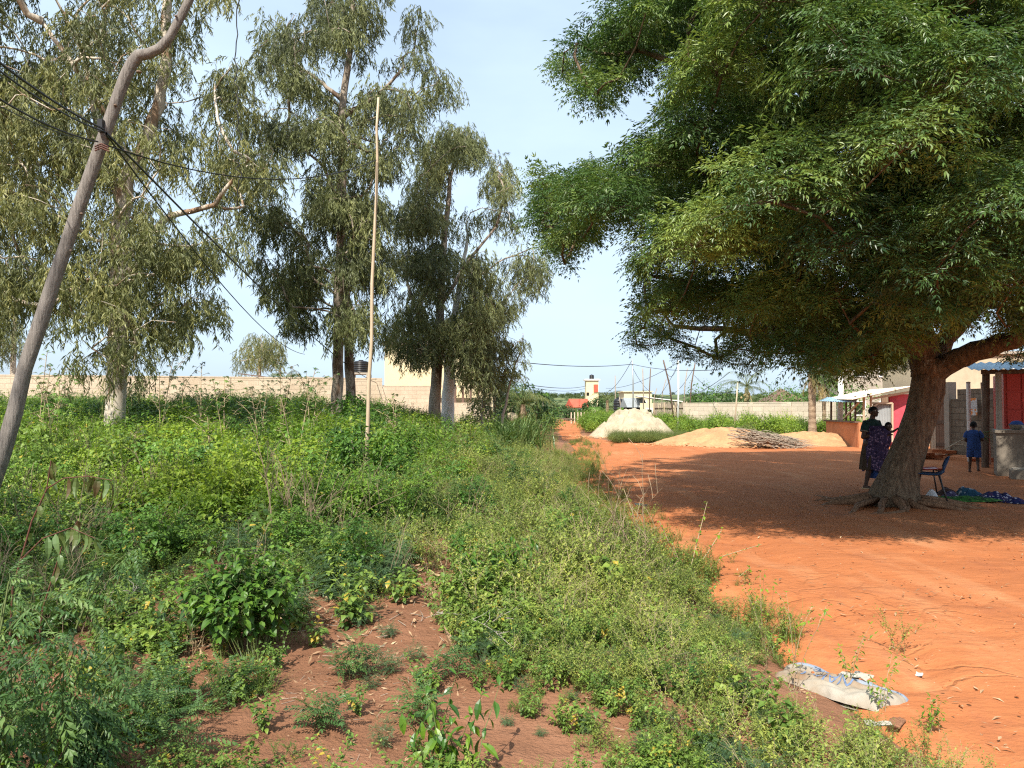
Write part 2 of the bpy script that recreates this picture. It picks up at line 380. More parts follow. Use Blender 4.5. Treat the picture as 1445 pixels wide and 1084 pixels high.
def printmat(name, base, c2, c3, sc=14, thr=.5):
    t = NT(name); v = t.obj()
    vo = t.n('ShaderNodeTexVoronoi'); vo.inputs['Scale'].default_value = sc; t.l(v, vo.inputs['Vector'])
    n = t.noise(v, sc * .8, 2)
    col = t.mix(t.math('LESS_THAN', vo.outputs['Distance'], .34), base, c2)
    col = t.mix(t.math('GREATER_THAN', n, .58), col, c3)
    return t.done(t.bsdf(col, .9, .1, t.bump(t.noise(v, 9, 4), .4, .02)))
M['wrapper'] = printmat('purple_print', (.055, .04, .09), (.24, .16, .25), (.03, .02, .05), 22)
M['clothp'] = printmat('violet_print', (.07, .06, .12), (.26, .24, .32), (.03, .025, .07), 16)
M['clothg'] = printmat('green_print', (.03, .105, .025), (.09, .20, .05), (.02, .05, .02), 12)
M['clothb'] = printmat('teal_print', (.03, .085, .14), (.34, .37, .40), (.02, .06, .13), 9)
M['clothn'] = printmat('navy_white_print', (.02, .025, .09), (.38, .36, .42), (.05, .03, .08), 18)
M['clothd'] = plain('dark_brown_cloth', (.06, .03, .025), .9)
M['dirtywhite'] = plain('dirty_white_plastic', (.40, .36, .30), .7, .2, .25, 12)
M['clothw'] = plain('white_cloth', (.58, .57, .58), .9, .1, .1)
# ------------------------------------------------------------------ leaves and herbs (templates along +Y, normal +Z)
def leaf(L, W, seg=3, fold=.25, droop=.3, pk=.8):
    V = []
    for i in range(seg + 1):
        t = i / seg; w = W / 2 * max(.04, math.sin(math.pi * t ** pk)); z = -droop * L * t * t
        y = L * t * (1 - .25 * droop * t)
        V += [(-w, y, z + fold * w), (0, y, z), (w, y, z + fold * w)]
    Q = []
    for i in range(seg):
        a = i * 3
        Q += [(a, a + 1, a + 4, a + 3), (a + 1, a + 2, a + 5, a + 4)]
    return np.array(V), np.array(Q), np.zeros(len(Q), int)
def diamond(L, W, fold=.2, droop=.15):
    return np.array([(0, 0, 0), (W / 2, .42 * L, fold * W - droop * L * .2), (0, L, -droop * L), (-W / 2, .42 * L, fold * W - droop * L * .2)]), np.array([(0, 1, 2, 3)]), np.zeros(1, int)
def RM(az, el, roll=0):
    """+Y -> direction azimuth az, elevation el"""
    return Matrix.Rotation(az - math.pi / 2, 3, 'Z') @ Matrix.Rotation(el, 3, 'X') @ Matrix.Rotation(roll, 3, 'Y')
def compound(n, Lr, L, W, droop=.35, seg=0, ang=62, curl=.2, pair=True, rachis=None):
    g = Geo(); lf = leaf(L, W, seg, .15, curl) if seg else diamond(L, W, .12, curl)
    pts = []
    for i in range(n + 1):
        t = i / n; y = Lr * t; z = Lr * (.15 * t - droop * t * t); pts.append((0, y, z))
        if i == 0: continue
        for sd in (-1, 1):
            a = rad(ang) * (1 - .35 * t)
            Mx = Matrix.Rotation(-sd * a, 3, 'Z') @ Matrix.Rotation(-.35 * R.uniform(.2, 1.6), 3, 'X') @ Matrix.Rotation(R.uniform(-.3, .3), 3, 'Y')
            g.put(lf, Mx, R.uniform(.8, 1.1) * (1 - .3 * abs(t - .55)), (0, y + R.uniform(-.1, .1) * Lr / n, z))
    g.put(lf, Matrix.Rotation(-.5, 3, 'X'), 1, pts[-1])
    if rachis: g.tube(pts[::max(1, n // 3)], rachis, 3, cap=False, mat=0)
    return g.arrays()
def palmate(L, W, n=7, seg=2):
    g = Geo(); lf = leaf(L, W, seg, .15, .35)
    for k in range(n):
        a = rad(-125 + 250 * k / (n - 1))
        g.put(lf, Matrix.Rotation(a, 3, 'Z') @ Matrix.Rotation(-.2, 3, 'X'), 1 - .45 * abs(k - (n - 1) / 2) / ((n - 1) / 2), (0, 0, 0))
    return g.arrays()
def stempath(base, az, lean, h, n=6, wig=.05):
    P = []; p = Vector(base); el = math.pi / 2 - lean * .4; 
    for i in range(n + 1):
        P.append(p.copy())
        e = el - lean * .8 * i / n; a = az + R.uniform(-wig, wig) * 6
        p = p + Vector((math.cos(a) * math.cos(e), math.sin(a) * math.cos(e), math.sin(e))) * (h / n)
    return P
def along(P, t):
    k = t * (len(P) - 1); i = min(int(k), len(P) - 2); f = k - i
    return P[i].lerp(P[i + 1], f)
def herb(g, base, nst, h, lean, lfs, nl, sr=.004, t0=.2, el=(-.5, .35), mats=(0, 1), branch=0, sprd=.03, tip=True, petiole=0, tint=None, lsz=(.7, 1.15)):
    """stems with leaves spiralling along them, from the soil up"""
    for s in range(nst):
        az = 2 * math.pi * (s + R.random()) / nst; hh = h * R.uniform(.65, 1.1)
        P = stempath((base[0] + R.uniform(-sprd, sprd), base[1] + R.uniform(-sprd, sprd), base[2]), az, lean * R.uniform(.3, 1.2), hh)
        g.tube(P, [sr * (1 - .6 * i / (len(P) - 1)) for i in range(len(P))], 4, mat=mats[1], cap=False)
        paths = [(P, nl, t0)]
        for b in range(branch):
            q = along(P, R.uniform(.25, .8)); B = stempath(q, az + R.uniform(-1.8, 1.8), R.uniform(.6, 1.3), hh * R.uniform(.3, .5), 4)
            g.tube(B, [sr * .6, sr * .5, sr * .4, sr * .3, sr * .2], 3, mat=mats[1], cap=False); paths.append((B, max(3, nl // 2), .1))
        for (P2, n2, tt) in paths:
            for k in range(n2):
                t = tt + (1 - tt) * (k + R.random() * .6) / n2; p = along(P2, min(t, 1)); a = k * 2.4 + R.uniform(-.5, .5) + s
                lf = R.choice(lfs); e = R.uniform(*el)
                if petiole:
                    d = Vector((math.cos(a), math.sin(a), .35)) * petiole * R.uniform(.6, 1.2); q = p + d
                    g.tube([p, q], sr * .35, 3, mat=mats[1], cap=False); p = q
                g.put(lf, RM(a, e, R.uniform(-.4, .4)), R.uniform(*lsz) * (1 - .35 * t), p, tint=R.random() if tint is None else tint)
            if tip:
                for k in range(3): g.put(R.choice(lfs), RM(R.uniform(0, 6.3), R.uniform(.3, 1)), .5, P2[-1], tint=R.random() if tint is None else min(1, tint + .3))
    return g
# stuff templates, held in a collection the scene does not link: they only show through the scatter
def template(col, name, g, mats):
    o = bpy.data.objects.new(name, g.mesh(name, mats)); col.objects.link(o); return o
def scatter(name, label, gs, mats, pts, rz, sc, tilt=.12, cat=None):
    n = len(pts)
    col = bpy.data.collections.new(name + '_templates')
    for i, g in enumerate(gs): template(col, '%s_form_%02d' % (name, i), g, mats)
    me = bpy.data.meshes.new(name); me.vertices.add(n); me.vertices.foreach_set('co', np.asarray(pts, np.float32).ravel())
    rot = np.stack([G.normal(0, tilt, n), G.normal(0, tilt, n), rz], 1).astype(np.float32)
    a = me.attributes.new('rot', 'FLOAT_VECTOR', 'POINT'); a.data.foreach_set('vector', rot.ravel())
    a = me.attributes.new('scl', 'FLOAT', 'POINT'); a.data.foreach_set('value', np.asarray(sc, np.float32))
    a = me.attributes.new('idx', 'INT', 'POINT'); a.data.foreach_set('value', G.integers(0, len(gs), n).astype(np.int32))
    o = bpy.data.objects.new(name, me); COL.objects.link(o)
    tag(o, label, cat, None, 'stuff')
    t = bpy.data.node_groups.new(name, 'GeometryNodeTree')
    t.interface.new_socket('Geometry', in_out='INPUT', socket_type='NodeSocketGeometry'); t.interface.new_socket('Geometry', in_out='OUTPUT', socket_type='NodeSocketGeometry')
    N = t.nodes.new; L = t.links.new
    gi, go, iop, ci = N('NodeGroupInput'), N('NodeGroupOutput'), N('GeometryNodeInstanceOnPoints'), N('GeometryNodeCollectionInfo')
    m2p = N('GeometryNodeMeshToPoints')
    ci.inputs['Collection'].default_value = col; ci.inputs['Separate Children'].default_value = True; ci.inputs['Reset Children'].default_value = True
    def att(nm, ty):
        q = N('GeometryNodeInputNamedAttribute'); q.data_type = ty; q.inputs['Name'].default_value = nm; return q.outputs['Attribute']
    L(gi.outputs[0], m2p.inputs['Mesh']); L(m2p.outputs[0], iop.inputs['Points']); L(ci.outputs[0], iop.inputs['Instance'])
    iop.inputs['Pick Instance'].default_value = True
    L(att('idx', 'INT'), iop.inputs['Instance Index']); e = N('FunctionNodeEulerToRotation'); L(att('rot', 'FLOAT_VECTOR'), e.inputs[0]); L(e.outputs[0], iop.inputs['Rotation']); L(att('scl', 'FLOAT'), iop.inputs['Scale'])
    L(iop.outputs[0], go.inputs[0])
    md = o.modifiers.new('scatter', 'NODES'); md.node_group = t
    return o
# ------------------------------------------------------------------ sky and sun
SUN_AZ, SUN_EL = math.atan2(.24, .77), rad(49)      # light travels towards +x*.30 +y*.74
sd = Vector((math.sin(SUN_AZ) * math.cos(SUN_EL), math.cos(SUN_AZ) * math.cos(SUN_EL), -math.sin(SUN_EL)))
sun = bpy.data.lights.new('sun', 'SUN'); so = bpy.data.objects.new('sun', sun); COL.objects.link(so)
sun.energy = 5; sun.angle = rad(.6); sun.color = (1, .94, .84)
so.rotation_euler = sd.to_track_quat('-Z', 'Y').to_euler(); so.location = (0, 0, 40)
W = bpy.data.worlds.new('World'); S.world = W; W.use_nodes = True; wt = W.node_tree
sky = wt.nodes.new('ShaderNodeTexSky'); sky.sky_type = 'NISHITA'; sky.sun_disc = False
sky.sun_elevation = SUN_EL; sky.sun_rotation = math.atan2(-sd.x, -sd.y)
sky.air_density = 1.0; sky.dust_density = 3.0; sky.ozone_density = 1.0; sky.altitude = 50
bg = wt.nodes['Background']; bg.inputs[1].default_value = .12
tc = wt.nodes.new('ShaderNodeTexCoord'); mp = wt.nodes.new('ShaderNodeMapping'); mp.inputs['Scale'].default_value = (1, 1, 3.2)
n1 = wt.nodes.new('ShaderNodeTexNoise'); n1.inputs['Scale'].default_value = 1.6; n1.inputs['Detail'].default_value = 6; n1.inputs['Roughness'].default_value = .5
rp = wt.nodes.new('ShaderNodeValToRGB'); rp.color_ramp.elements[0].position = .36; rp.color_ramp.elements[0].color = (.55, .55, .55, 1); rp.color_ramp.elements[1].position = .66; rp.color_ramp.elements[1].color = (.92, .92, .92, 1)
mx = wt.nodes.new('ShaderNodeMix'); mx.data_type = 'RGBA'; mx.inputs[7].default_value = (4.3, 5.4, 6.5, 1)
wl = wt.links.new
wl(tc.outputs['Generated'], mp.inputs[0]); wl(mp.outputs[0], n1.inputs['Vector']); wl(n1.outputs['Fac'], rp.inputs[0]); wl(rp.outputs[0], mx.inputs[0]); wl(sky.outputs[0], mx.inputs[6]); wl(mx.outputs[2], bg.inputs[0])
S.view_settings.view_transform = 'Standard'; S.view_settings.look = 'None'; S.view_settings.exposure = .74; S.view_settings.gamma = 1
S.render.engine = 'CYCLES'; S.cycles.use_denoising = False; S.cycles.pixel_filter_type = 'BLACKMAN_HARRIS'; S.cycles.filter_width = 1.2; S.cycles.max_bounces = 6; S.cycles.diffuse_bounces = 3; S.cycles.transmission_bounces = 4; S.cycles.sample_clamp_indirect = 6
# ------------------------------------------------------------------ ground sheet and dirt road
def ground():
    th = np.concatenate([np.linspace(-50, 50, 430), np.linspace(50, 310, 90)[1:-1]]); th = np.radians(90 - th)
    r = np.concatenate([np.linspace(.4, 3, 14)[:-1], 3 * np.exp(np.linspace(0, math.log(4200 / 3), 300))])
    Rr, Th = np.meshgrid(r, th, indexing='ij'); x, y = Rr * np.cos(Th), Rr * np.sin(Th)
    z = H(x, y) - .07 * inroad(x, y)
    P = np.stack([x, y, z], -1); a, b = P.shape[:2]
    i, j = np.meshgrid(np.arange(a - 1), np.arange(b), indexing='ij'); j2 = (j + 1) % b
    Q = np.stack([i * b + j, (i + 1) * b + j, (i + 1) * b + j2, i * b + j2], -1).reshape(-1, 4)[:, ::-1]
    g = Geo(); g.add(P.reshape(-1, 3), Q); c = len(P.reshape(-1, 3))
    o = obj('ground', g, M['ground'], smooth=True); tag(o, kind='structure')
    t = NT('far_ground')    # the ground turns green beyond the yards
    return o
ground()
# the same ground material greens with distance from the yards: grown-over land
gm = M['ground'].node_tree; bs = [n for n in gm.nodes if n.type == 'BSDF_PRINCIPLED'][0]
src = bs.inputs['Base Color'].links[0].from_socket
vl = gm.nodes.new('ShaderNodeVectorMath'); vl.operation = 'LENGTH'; ge = gm.nodes.new('ShaderNodeNewGeometry'); gm.links.new(ge.outputs['Position'], vl.inputs[0])
mr = gm.nodes.new('ShaderNodeMapRange'); mr.inputs[1].default_value = 95; mr.inputs[2].default_value = 150; gm.links.new(vl.outputs['Value'], mr.inputs[0])
nn = gm.nodes.new('ShaderNodeTexNoise'); nn.inputs['Scale'].default_value = .012; nn.inputs['Detail'].default_value = 8; gm.links.new(ge.outputs['Position'], nn.inputs['Vector'])
cr = gm.nodes.new('ShaderNodeValToRGB'); cr.color_ramp.elements[0].position = .38; cr.color_ramp.elements[0].color = (.055, .085, .035, 1); cr.color_ramp.elements[1].position = .62; cr.color_ramp.elements[1].color = (.15, .17, .07, 1)
gm.links.new(nn.outputs['Fac'], cr.inputs[0]); mm = gm.nodes.new('ShaderNodeMix'); mm.data_type = 'RGBA'
gm.links.new(mr.outputs[0], mm.inputs[0]); gm.links.new(src, mm.inputs[6]); gm.links.new(cr.outputs[0], mm.inputs[7]); gm.links.new(mm.outputs[2], bs.inputs['Base Color'])
def roadz(x, y):
    rut = (1 - np.abs(fbm(x * .8 + .25 * y, y * .55, 61, 4) - .47) * 5).clip(0, 1)
    near = ss(4.5, 0, x - xl(y)) 
    return H(x, y) - .045 * rut ** 3 * (.35 + near) + .012 * (fbm(x * 4, y * 4, 77, 3) - .5)
def road():
    ys = np.concatenate([np.linspace(-5, 1.5, 20), 1.5 * np.exp(np.linspace(0, math.log(112 / 1.5), 420))[1:]])
    u = np.linspace(0, 1, 190) ** 1.5
    a = xl(ys) - .3; b = xr(ys) + .3
    x = a[:, None] + (b - a)[:, None] * u[None]; y = np.repeat(ys[:, None], len(u), 1)
    z = roadz(x, y) + .006 - .10 * (1 - inroad(x, y))
    g = Geo(); g.grid(np.stack([x, y, z], -1)); o = obj('dirt_road', g, M['road'], smooth=True); tag(o, kind='structure')
road()
# ------------------------------------------------------------------ ground cover (nobody could count it)
def poly_in(px, py, poly):
    px = np.asarray(px); py = np.asarray(py); c = np.zeros(px.shape, bool); n = len(poly)
    for i in range(n):
        x1, y1 = poly[i]; x2, y2 = poly[i - 1]
        k = ((y1 > py) != (y2 > py)) & (px < (x2 - x1) * (py - y1) / (y2 - y1 + 1e-9) + x1)
        c ^= k
    return c
PART = [[(235, 770), (455, 775), (480, 880), (450, 965), (240, 965), (215, 870)], [(470, 770), (560, 735), (640, 735), (665, 800), (600, 860), (560, 830), (500, 800)]]
BARE = [[(425, 905), (520, 885), (560, 872), (650, 905), (690, 985), (760, 1030), (860, 1100), (150, 1100), (230, 1040), (330, 1000), (400, 960)],
        [(270, 735), (420, 735), (440, 760), (330, 775)], [(520, 860), (600, 850), (640, 900), (540, 900)]]
def gpix(x, y):
    z = H(x, y); dz = z - CAM_Z; f = y * CP + dz * SP; v = -y * SP + dz * CP
    return 722.5 + F * x / f, 542 - F * v / f
def bare(x, y):
    px, py = gpix(x, y); px = px + 50 * (vn(x * 3, y * 3, 91) - .5); py = py + 26 * (vn(x * 3, y * 3, 92) - .5)
    m = np.zeros(np.shape(x), bool)
    for p in BARE: m |= poly_in(px, py, p)
    for p in PART: m |= poly_in(px, py, p) & (G.random(np.shape(x)) < .8)
    return m
def field(n, d0, d1, pw=1.0, off=0., pxl=-220):
    """points left of the road; uniform per square metre when pw=2, per pixel row when pw=0"""
    u = G.random(n)
    d = (d0 ** pw + u * (d1 ** pw - d0 ** pw)) ** (1 / pw) if pw else d0 * (d1 / d0) ** u
    x0 = (pxl - 722) / F * d; x1 = xl(d) - off
    x = x0 + (x1 - x0) * G.random(n)
    return x, d
def place(x, y, dz=-.01): return np.stack([x, y, H(x, y) + dz], 1)
ov = [leaf(L, L * .56, 3, .25, .35) for L in (.05, .062, .075)]
ovs = [leaf(L, L * .5, 2, .25, .3) for L in (.028, .036, .044)]
lan = [leaf(L, L * .3, 2, .25, .3) for L in (.05, .065)]
fine = [diamond(L, L * .5) for L in (.018, .024, .03)]
pin = [compound(6, .10, .026, .010, .3), compound(8, .14, .03, .011, .3)]
pal = [palmate(.09, .022, 6, 2), palmate(.11, .028, 7, 2)]
hea = [leaf(.085, .068, 3, .2, .45, .6), leaf(.10, .078, 3, .2, .45, .6)]
def forms(n, fn):
    out = []
    for i in range(n):
        g = Geo(); fn(g, i); out.append(g)
    return out
f_oval = forms(5, lambda g, i: herb(g, (0, 0, 0), R.randint(4, 7), R.uniform(.28, .45), .9, ov, 12, .003, .15, branch=2))
f_heart = forms(4, lambda g, i: herb(g, (0, 0, 0), R.randint(3, 6), R.uniform(.25, .42), .8, hea, 8, .0035, .2, petiole=.04, branch=1))
f_small = forms(5, lambda g, i: herb(g, (0, 0, 0), R.randint(6, 9), R.uniform(.3, .5), 1.2, ovs, 14, .0022, .1, branch=4, sprd=.09))
f_lance = forms(5, lambda g, i: herb(g, (0, 0, 0), R.randint(6, 9), R.uniform(.3, .55), .8, lan + ovs, 16, .0022, .15, branch=3, sprd=.08))
f_fine = forms(4, lambda g, i: herb(g, (0, 0, 0), R.randint(8, 11), R.uniform(.2, .38), 1.3, fine, 20, .0016, .05, branch=5, sprd=.1))
f_pin = forms(4, lambda g, i: herb(g, (0, 0, 0), R.randint(4, 7), R.uniform(.2, .36), 1.0, pin, 8, .0025, .2, el=(-.2, .4), branch=2))
def blades(g, i, h=.4, n=40, w=.006, lean=1.0):
    for k in range(n):
        az = R.uniform(0, 6.3); P = stempath((R.uniform(-.08, .08), R.uniform(-.08, .08), 0), az, lean * R.uniform(.3, 1.4), h * R.uniform(.5, 1.2), 4)
        s = Vector((-math.sin(az), math.cos(az), 0)); q = []
        for j, p in enumerate(P):
            ww = w * (1 - .85 * (j / 4) ** 1.5) * R.uniform(.9, 1.1); q.append([p - s * ww / 2, p + s * ww / 2])
        g.grid(np.array([[tuple(a), tuple(b)] for a, b in q]), tint=R.random())
f_grass = forms(4, lambda g, i: blades(g, i, .38, 46))
f_dry = forms(4, lambda g, i: blades(g, i, .42, 34, .004, 1.2))
LS = lambda l, s='stem': [M[l], M[s]]
def thin(x, y, keep): k = G.random(len(x)) < keep; return x[k], y[k]
def put(name, label, forms_, mats, xy, s0, s1, tilt=.14):
    x, y = xy; n = len(x); hv = (.5 + .95 * vn(x * .8, y * .8, 46)) * (.62 + .38 * ss(3, 8, y)) * (.55 + .45 * ss(.05, .9, xl(y) - x))
    scatter(name, label, forms_, mats, place(x, y), G.uniform(0, 6.28, n), G.uniform(s0, s1, n) * hv, tilt)
def clear(x, y):      # keep the lens free and the bare earth mostly bare
    b = bare(x, y); r = np.hypot(x, y)
    sk = np.abs((x - 1.85) * .55 + (y - 4.3) * .83) ; sack = (np.hypot((x - 1.80) / .66, (y - 4.12) / .50) < 1)
    gap = (vn(x * 1.1, y * 1.1, 45) < .40) & (x < xl(y) - 1.0) & (y < 9)
    return (r > 2.1) & ~sack & (~b | (G.random(len(x)) < .06)) & (~gap | (G.random(len(x)) < .25))
def strip(x, y): return ss(.5, -.3, (xl(y) - x) - (.9 + .16 * y) - 1.2 * (vn(x * .5, y * .4, 41) - .5))     # 1 near the road
x, y = field(4200, 2.0, 13, 1.6); k = clear(x, y) & (G.random(len(x)) < .2 + .75 * (1 - strip(x, y))) & (vn(x * .7, y * .7, 51) > .33); put('broadleaf_weeds', 'low oval-leaved green weeds covering the earth left of the road', f_oval, LS('herb'), (x[k], y[k]), .5, 1.15)
x, y = field(2800, 2.0, 14, 1.6); k = clear(x, y) & (G.random(len(x)) < .15 + .6 * (1 - strip(x, y))) & (vn(x * .6, y * .6, 52) > .45); put('heartleaf_weeds', 'heart-leaved weeds among the lower growth left of the road', f_heart, LS('herb'), (x[k], y[k]), .5, 1.1)
x, y = field(4600, 2.2, 22, 1.5); k = clear(x, y) & (G.random(len(x)) < strip(x, y)); put('verge_tangle', 'yellow-green small-leaved tangle along the road verge', f_small, LS('tangle', 'drystem'), (x[k], y[k]), .7, 1.35)
x, y = field(4200, 2.2, 24, 1.5); k = clear(x, y) & (G.random(len(x)) < strip(x, y) * .9 + .08); put('verge_herbs', 'upright narrow-leaved herbs along the road verge', f_lance, LS('tangle'), (x[k], y[k]), .6, 1.3)
x, y = field(3400, 2.0, 14, 1.6); k = clear(x, y) & (vn(x * .8, y * .8, 53) > .42); put('creeping_weeds', 'fine-leaved weeds creeping over the red earth', f_fine, LS('herb'), (x[k], y[k]), .6, 1.2)
x, y = field(1500, 2.0, 12, 1.6); k = (np.hypot(x, y) > 2.4) & (~bare(x, y) | (G.random(len(x)) < .25)) & (vn(x * .5, y * .5, 54) > .45); put('pinnate_weeds', 'small feathery-leaved weeds between the others', f_pin, LS('blue'), (x[k], y[k]), .5, 1.1)
x, y = field(2600, 2.2, 26, 1.4); k = clear(x, y) & (vn(x * .6, y * .6, 55) > .45); put('grass', 'green grass tufts through the weeds', f_grass, [M['grass']], (x[k], y[k]), .6, 1.2)
x, y = field(1900, 2.2, 24, 1.4); k = clear(x, y) & (vn(x * .45, y * .45, 56) > .55); put('dry_grass', 'straw coloured dry grass in the weeds', f_dry, [M['dry']], (x[k], y[k]), .5, 1.1)
n = 700; d = 3.2 + 34 * G.random(n) ** 1.3; x = xl(d) + .02 + np.abs(G.normal(0, .22, n)) * (.7 + .05 * d); k = (vn(x * 1.5, d * 1.1, 48) > .42) & (np.hypot(x - 2.0, d - 4.2) > .85); x, d = x[k], d[k]; q = G.random(len(x)) < .5
for s, (nm, lb, ff, mt) in enumerate((('edge_weeds', 'stray small weeds spreading onto the edge of the road', f_lance + f_small, LS('tangle')), ('edge_grass', 'stray grass tufts along the edge of the road', f_grass, [M['grass']]))):
    m_ = q == bool(s); scatter(nm, lb, ff, mt, np.stack([x[m_], d[m_], roadz(x[m_], d[m_])], 1), G.uniform(0, 6.3, m_.sum()), G.uniform(.2, .75, m_.sum()))
def stalks(g, i):
    for s in range(9):
        P = stempath((R.gauss(0, .1), R.gauss(0, .1), 0), R.uniform(0, 6.3), R.uniform(.2, 1.3), R.uniform(.35, .85), 6); g.tube(P, [.0045 - .0006 * j for j in range(7)], 4)
        for b in range(4): q = along(P, R.uniform(.35, .95)); g.tube(stempath(q, R.uniform(0, 6.3), R.uniform(.3, 1.2), R.uniform(.1, .25), 3), .0018, 3)

x, y = field(260, 4.5, 20, 1.4, .4); k = ~bare(x, y) & (vn(x * .6, y * .6, 50) > .52); put('dry_stalks', 'dead grey brown stalks standing among the weeds', forms(4, stalks), [M['stalk']], (x[k], y[k]), .7, 1.35)
# dense waist-high growth of the middle distance, in rounded clumps
def dome(g, i, leaves, n=520, r=.6, h=.85, lump=4):
    C = [(R.uniform(-.5, .5) * r, R.uniform(-.5, .5) * r, R.uniform(.3, .75) * h, R.uniform(.35, .6) * r) for _ in range(lump)]
    for k in range(n):
        c = R.choice(C); a = R.uniform(0, 6.3); e = math.asin(R.uniform(-.5, 1)); q = c[3] * R.uniform(.55, 1.05)
        p = (c[0] + q * math.cos(a) * math.cos(e), c[1] + q * math.sin(a) * math.cos(e), max(.02, c[2] + q * math.sin(e) * 1.1))
        g.put(R.choice(leaves), RM(a + R.uniform(-.9, .9), R.uniform(-.7, .35), R.uniform(-.5, .5)), R.uniform(.7, 1.25), p)
    for k in range(9):
        c = R.choice(C); g.tube([(c[0] * .3, c[1] * .3, 0), (c[0] * .8, c[1] * .8, c[2] * .6), (c[0] + R.uniform(-.1, .1), c[1] + R.uniform(-.1, .1), c[2] + c[3] * 1.15)], [.006, .005, .002], 4, mat=1, cap=False)
    for k in range(10):   # shoots standing out of the top
        c = R.choice(C); a = R.uniform(0, 6.3); b = (c[0] + .6 * c[3] * math.cos(a), c[1] + .6 * c[3] * math.sin(a), c[2] + .5 * c[3])
        P = stempath(b, a, R.uniform(.2, .8), R.uniform(.2, .4), 4); g.tube(P, .003, 3, mat=1, cap=False)
        for j in range(9): g.put(R.choice(leaves), RM(j * 2.4, R.uniform(-.3, .6)), R.uniform(.6, 1), along(P, (j + 1) / 9))
bo = [leaf(.085, .05, 2, .25, .35), leaf(.07, .042, 2, .25, .3)]
f_clump = forms(6, lambda g, i: dome(g, i, bo))
f_clumpf = forms(4, lambda g, i: dome(g, i, ovs + fine, 800, .55, .6))
f_clumpp = forms(4, lambda g, i: dome(g, i, pal[:1] + bo[:1], 200, .55, .9))
def tall(x, y): return (.62 + .48 * ss(7, 13, y) * ss(1.5, 4, xl(y) - x)) * (.8 + .45 * vn(x * .5, y * .5, 47))
f_tall = forms(4, lambda g, i: dome(g, i, bo, 760, .62, 1.45, 6))
f_tallp = forms(3, lambda g, i: dome(g, i, pal[:1] + bo[:1], 330, .6, 1.6, 6))
x, y = field(900, 8.5, 38, 1.3, 1.6); k = (vn(x * .25, y * .25, 57) > .42) & ((vn(x * .4, y * .4, 49) > .42) | (y > 15)) & (G.random(len(x)) > strip(x, y) * .8); x, y = x[k], y[k]
scatter('bright_undergrowth', 'bright yellow-green undergrowth filling the field before the trees', f_clump, LS('bright'), place(x, y), G.uniform(0, 6.3, len(x)), G.uniform(.7, 1.2, len(x)) * tall(x, y))
x, y = field(1000, 8, 44, 1.3, 1.3); k = (vn(x * .25, y * .25, 57) < .60) & ((vn(x * .4, y * .4, 49) > .36) | (y > 15)) & (G.random(len(x)) > strip(x, y) * .75); x, y = x[k], y[k]
scatter('green_undergrowth', 'mid green undergrowth filling the field before the trees', f_clump + f_clumpp, LS('herb'), place(x, y), G.uniform(0, 6.3, len(x)), G.uniform(.7, 1.25, len(x)) * tall(x, y))
x, y = field(900, 9, 70, .9, .35); k = G.random(len(x)) < strip(x, y) * .9 + .1; x, y = x[k], y[k]
scatter('verge_undergrowth', 'low bushy growth along the far verge of the road', f_clumpf, LS('tangle'), place(x, y), G.uniform(0, 6.3, len(x)), G.uniform(.55, 1.05, len(x)) * np.minimum(1, .55 + (xl(y) - x) * .25))
f_leafy = forms(5, lambda g, i: dome(g, i, [compound(3, .15, .065, .04, .35, 2, 65, .2), compound(4, .17, .055, .034, .4, 2, 65, .2), leaf(.11, .07, 3, .25, .4)], 120, .5, .8))
x, y = field(520, 5.5, 32, 1.3, 1.0); k = (vn(x * .45, y * .45, 58) > .5) & ~bare(x, y) & (G.random(len(x)) > strip(x, y) * .6); x, y = x[k], y[k]
scatter('leafy_undergrowth', 'taller leafy plants standing out of the field growth', f_leafy, LS('leafy'), place(x, y), G.uniform(0, 6.3, len(x)), G.uniform(.5, 1.15, len(x)) * tall(x, y))
x, y = field(520, 11, 34, 1.2, 2.0); k = (G.random(len(x)) > strip(x, y) * .9) & (vn(x * .3, y * .3, 59) > .3); x, y = x[k], y[k]
for nm, lb, ff, mt, s in (('tall_undergrowth', 'chest-high bright growth in front of the eucalyptus trunks', f_tall, 'bright', 0), ('tall_green_undergrowth', 'chest-high darker green growth in front of the eucalyptus trunks', f_tall + f_tallp, 'leafy', 1)):
    q = (np.arange(len(x)) % 2) == s; scatter(nm, lb, ff, LS(mt), place(x[q], y[q]), G.uniform(0, 6.3, q.sum()), G.uniform(.6, 1.1, q.sum()) * (.62 + .38 * ss(12, 20, y[q])))
x, y = field(330, 3.6, 17, 1.3, .35); k = (G.random(len(x)) < strip(x, y)) & clear(x, y) & (vn(x * .7, y * .7, 44) > .45); x, y = x[k], y[k]
scatter('verge_shrubs', 'larger leafy weeds standing out of the verge tangle', f_leafy + f_oval, LS('leafy'), place(x, y), G.uniform(0, 6.3, len(x)), G.uniform(.45, .85, len(x)) * (.5 + .5 * ss(.1, .9, xl(y) - x)))
x, y = field(420, 36, 112, .8, .3); scatter('far_undergrowth', 'green growth behind the trees along the far road', f_clump, LS('herb'), place(x, y), G.uniform(0, 6.3, len(x)), G.uniform(.8, 1.5, len(x)))
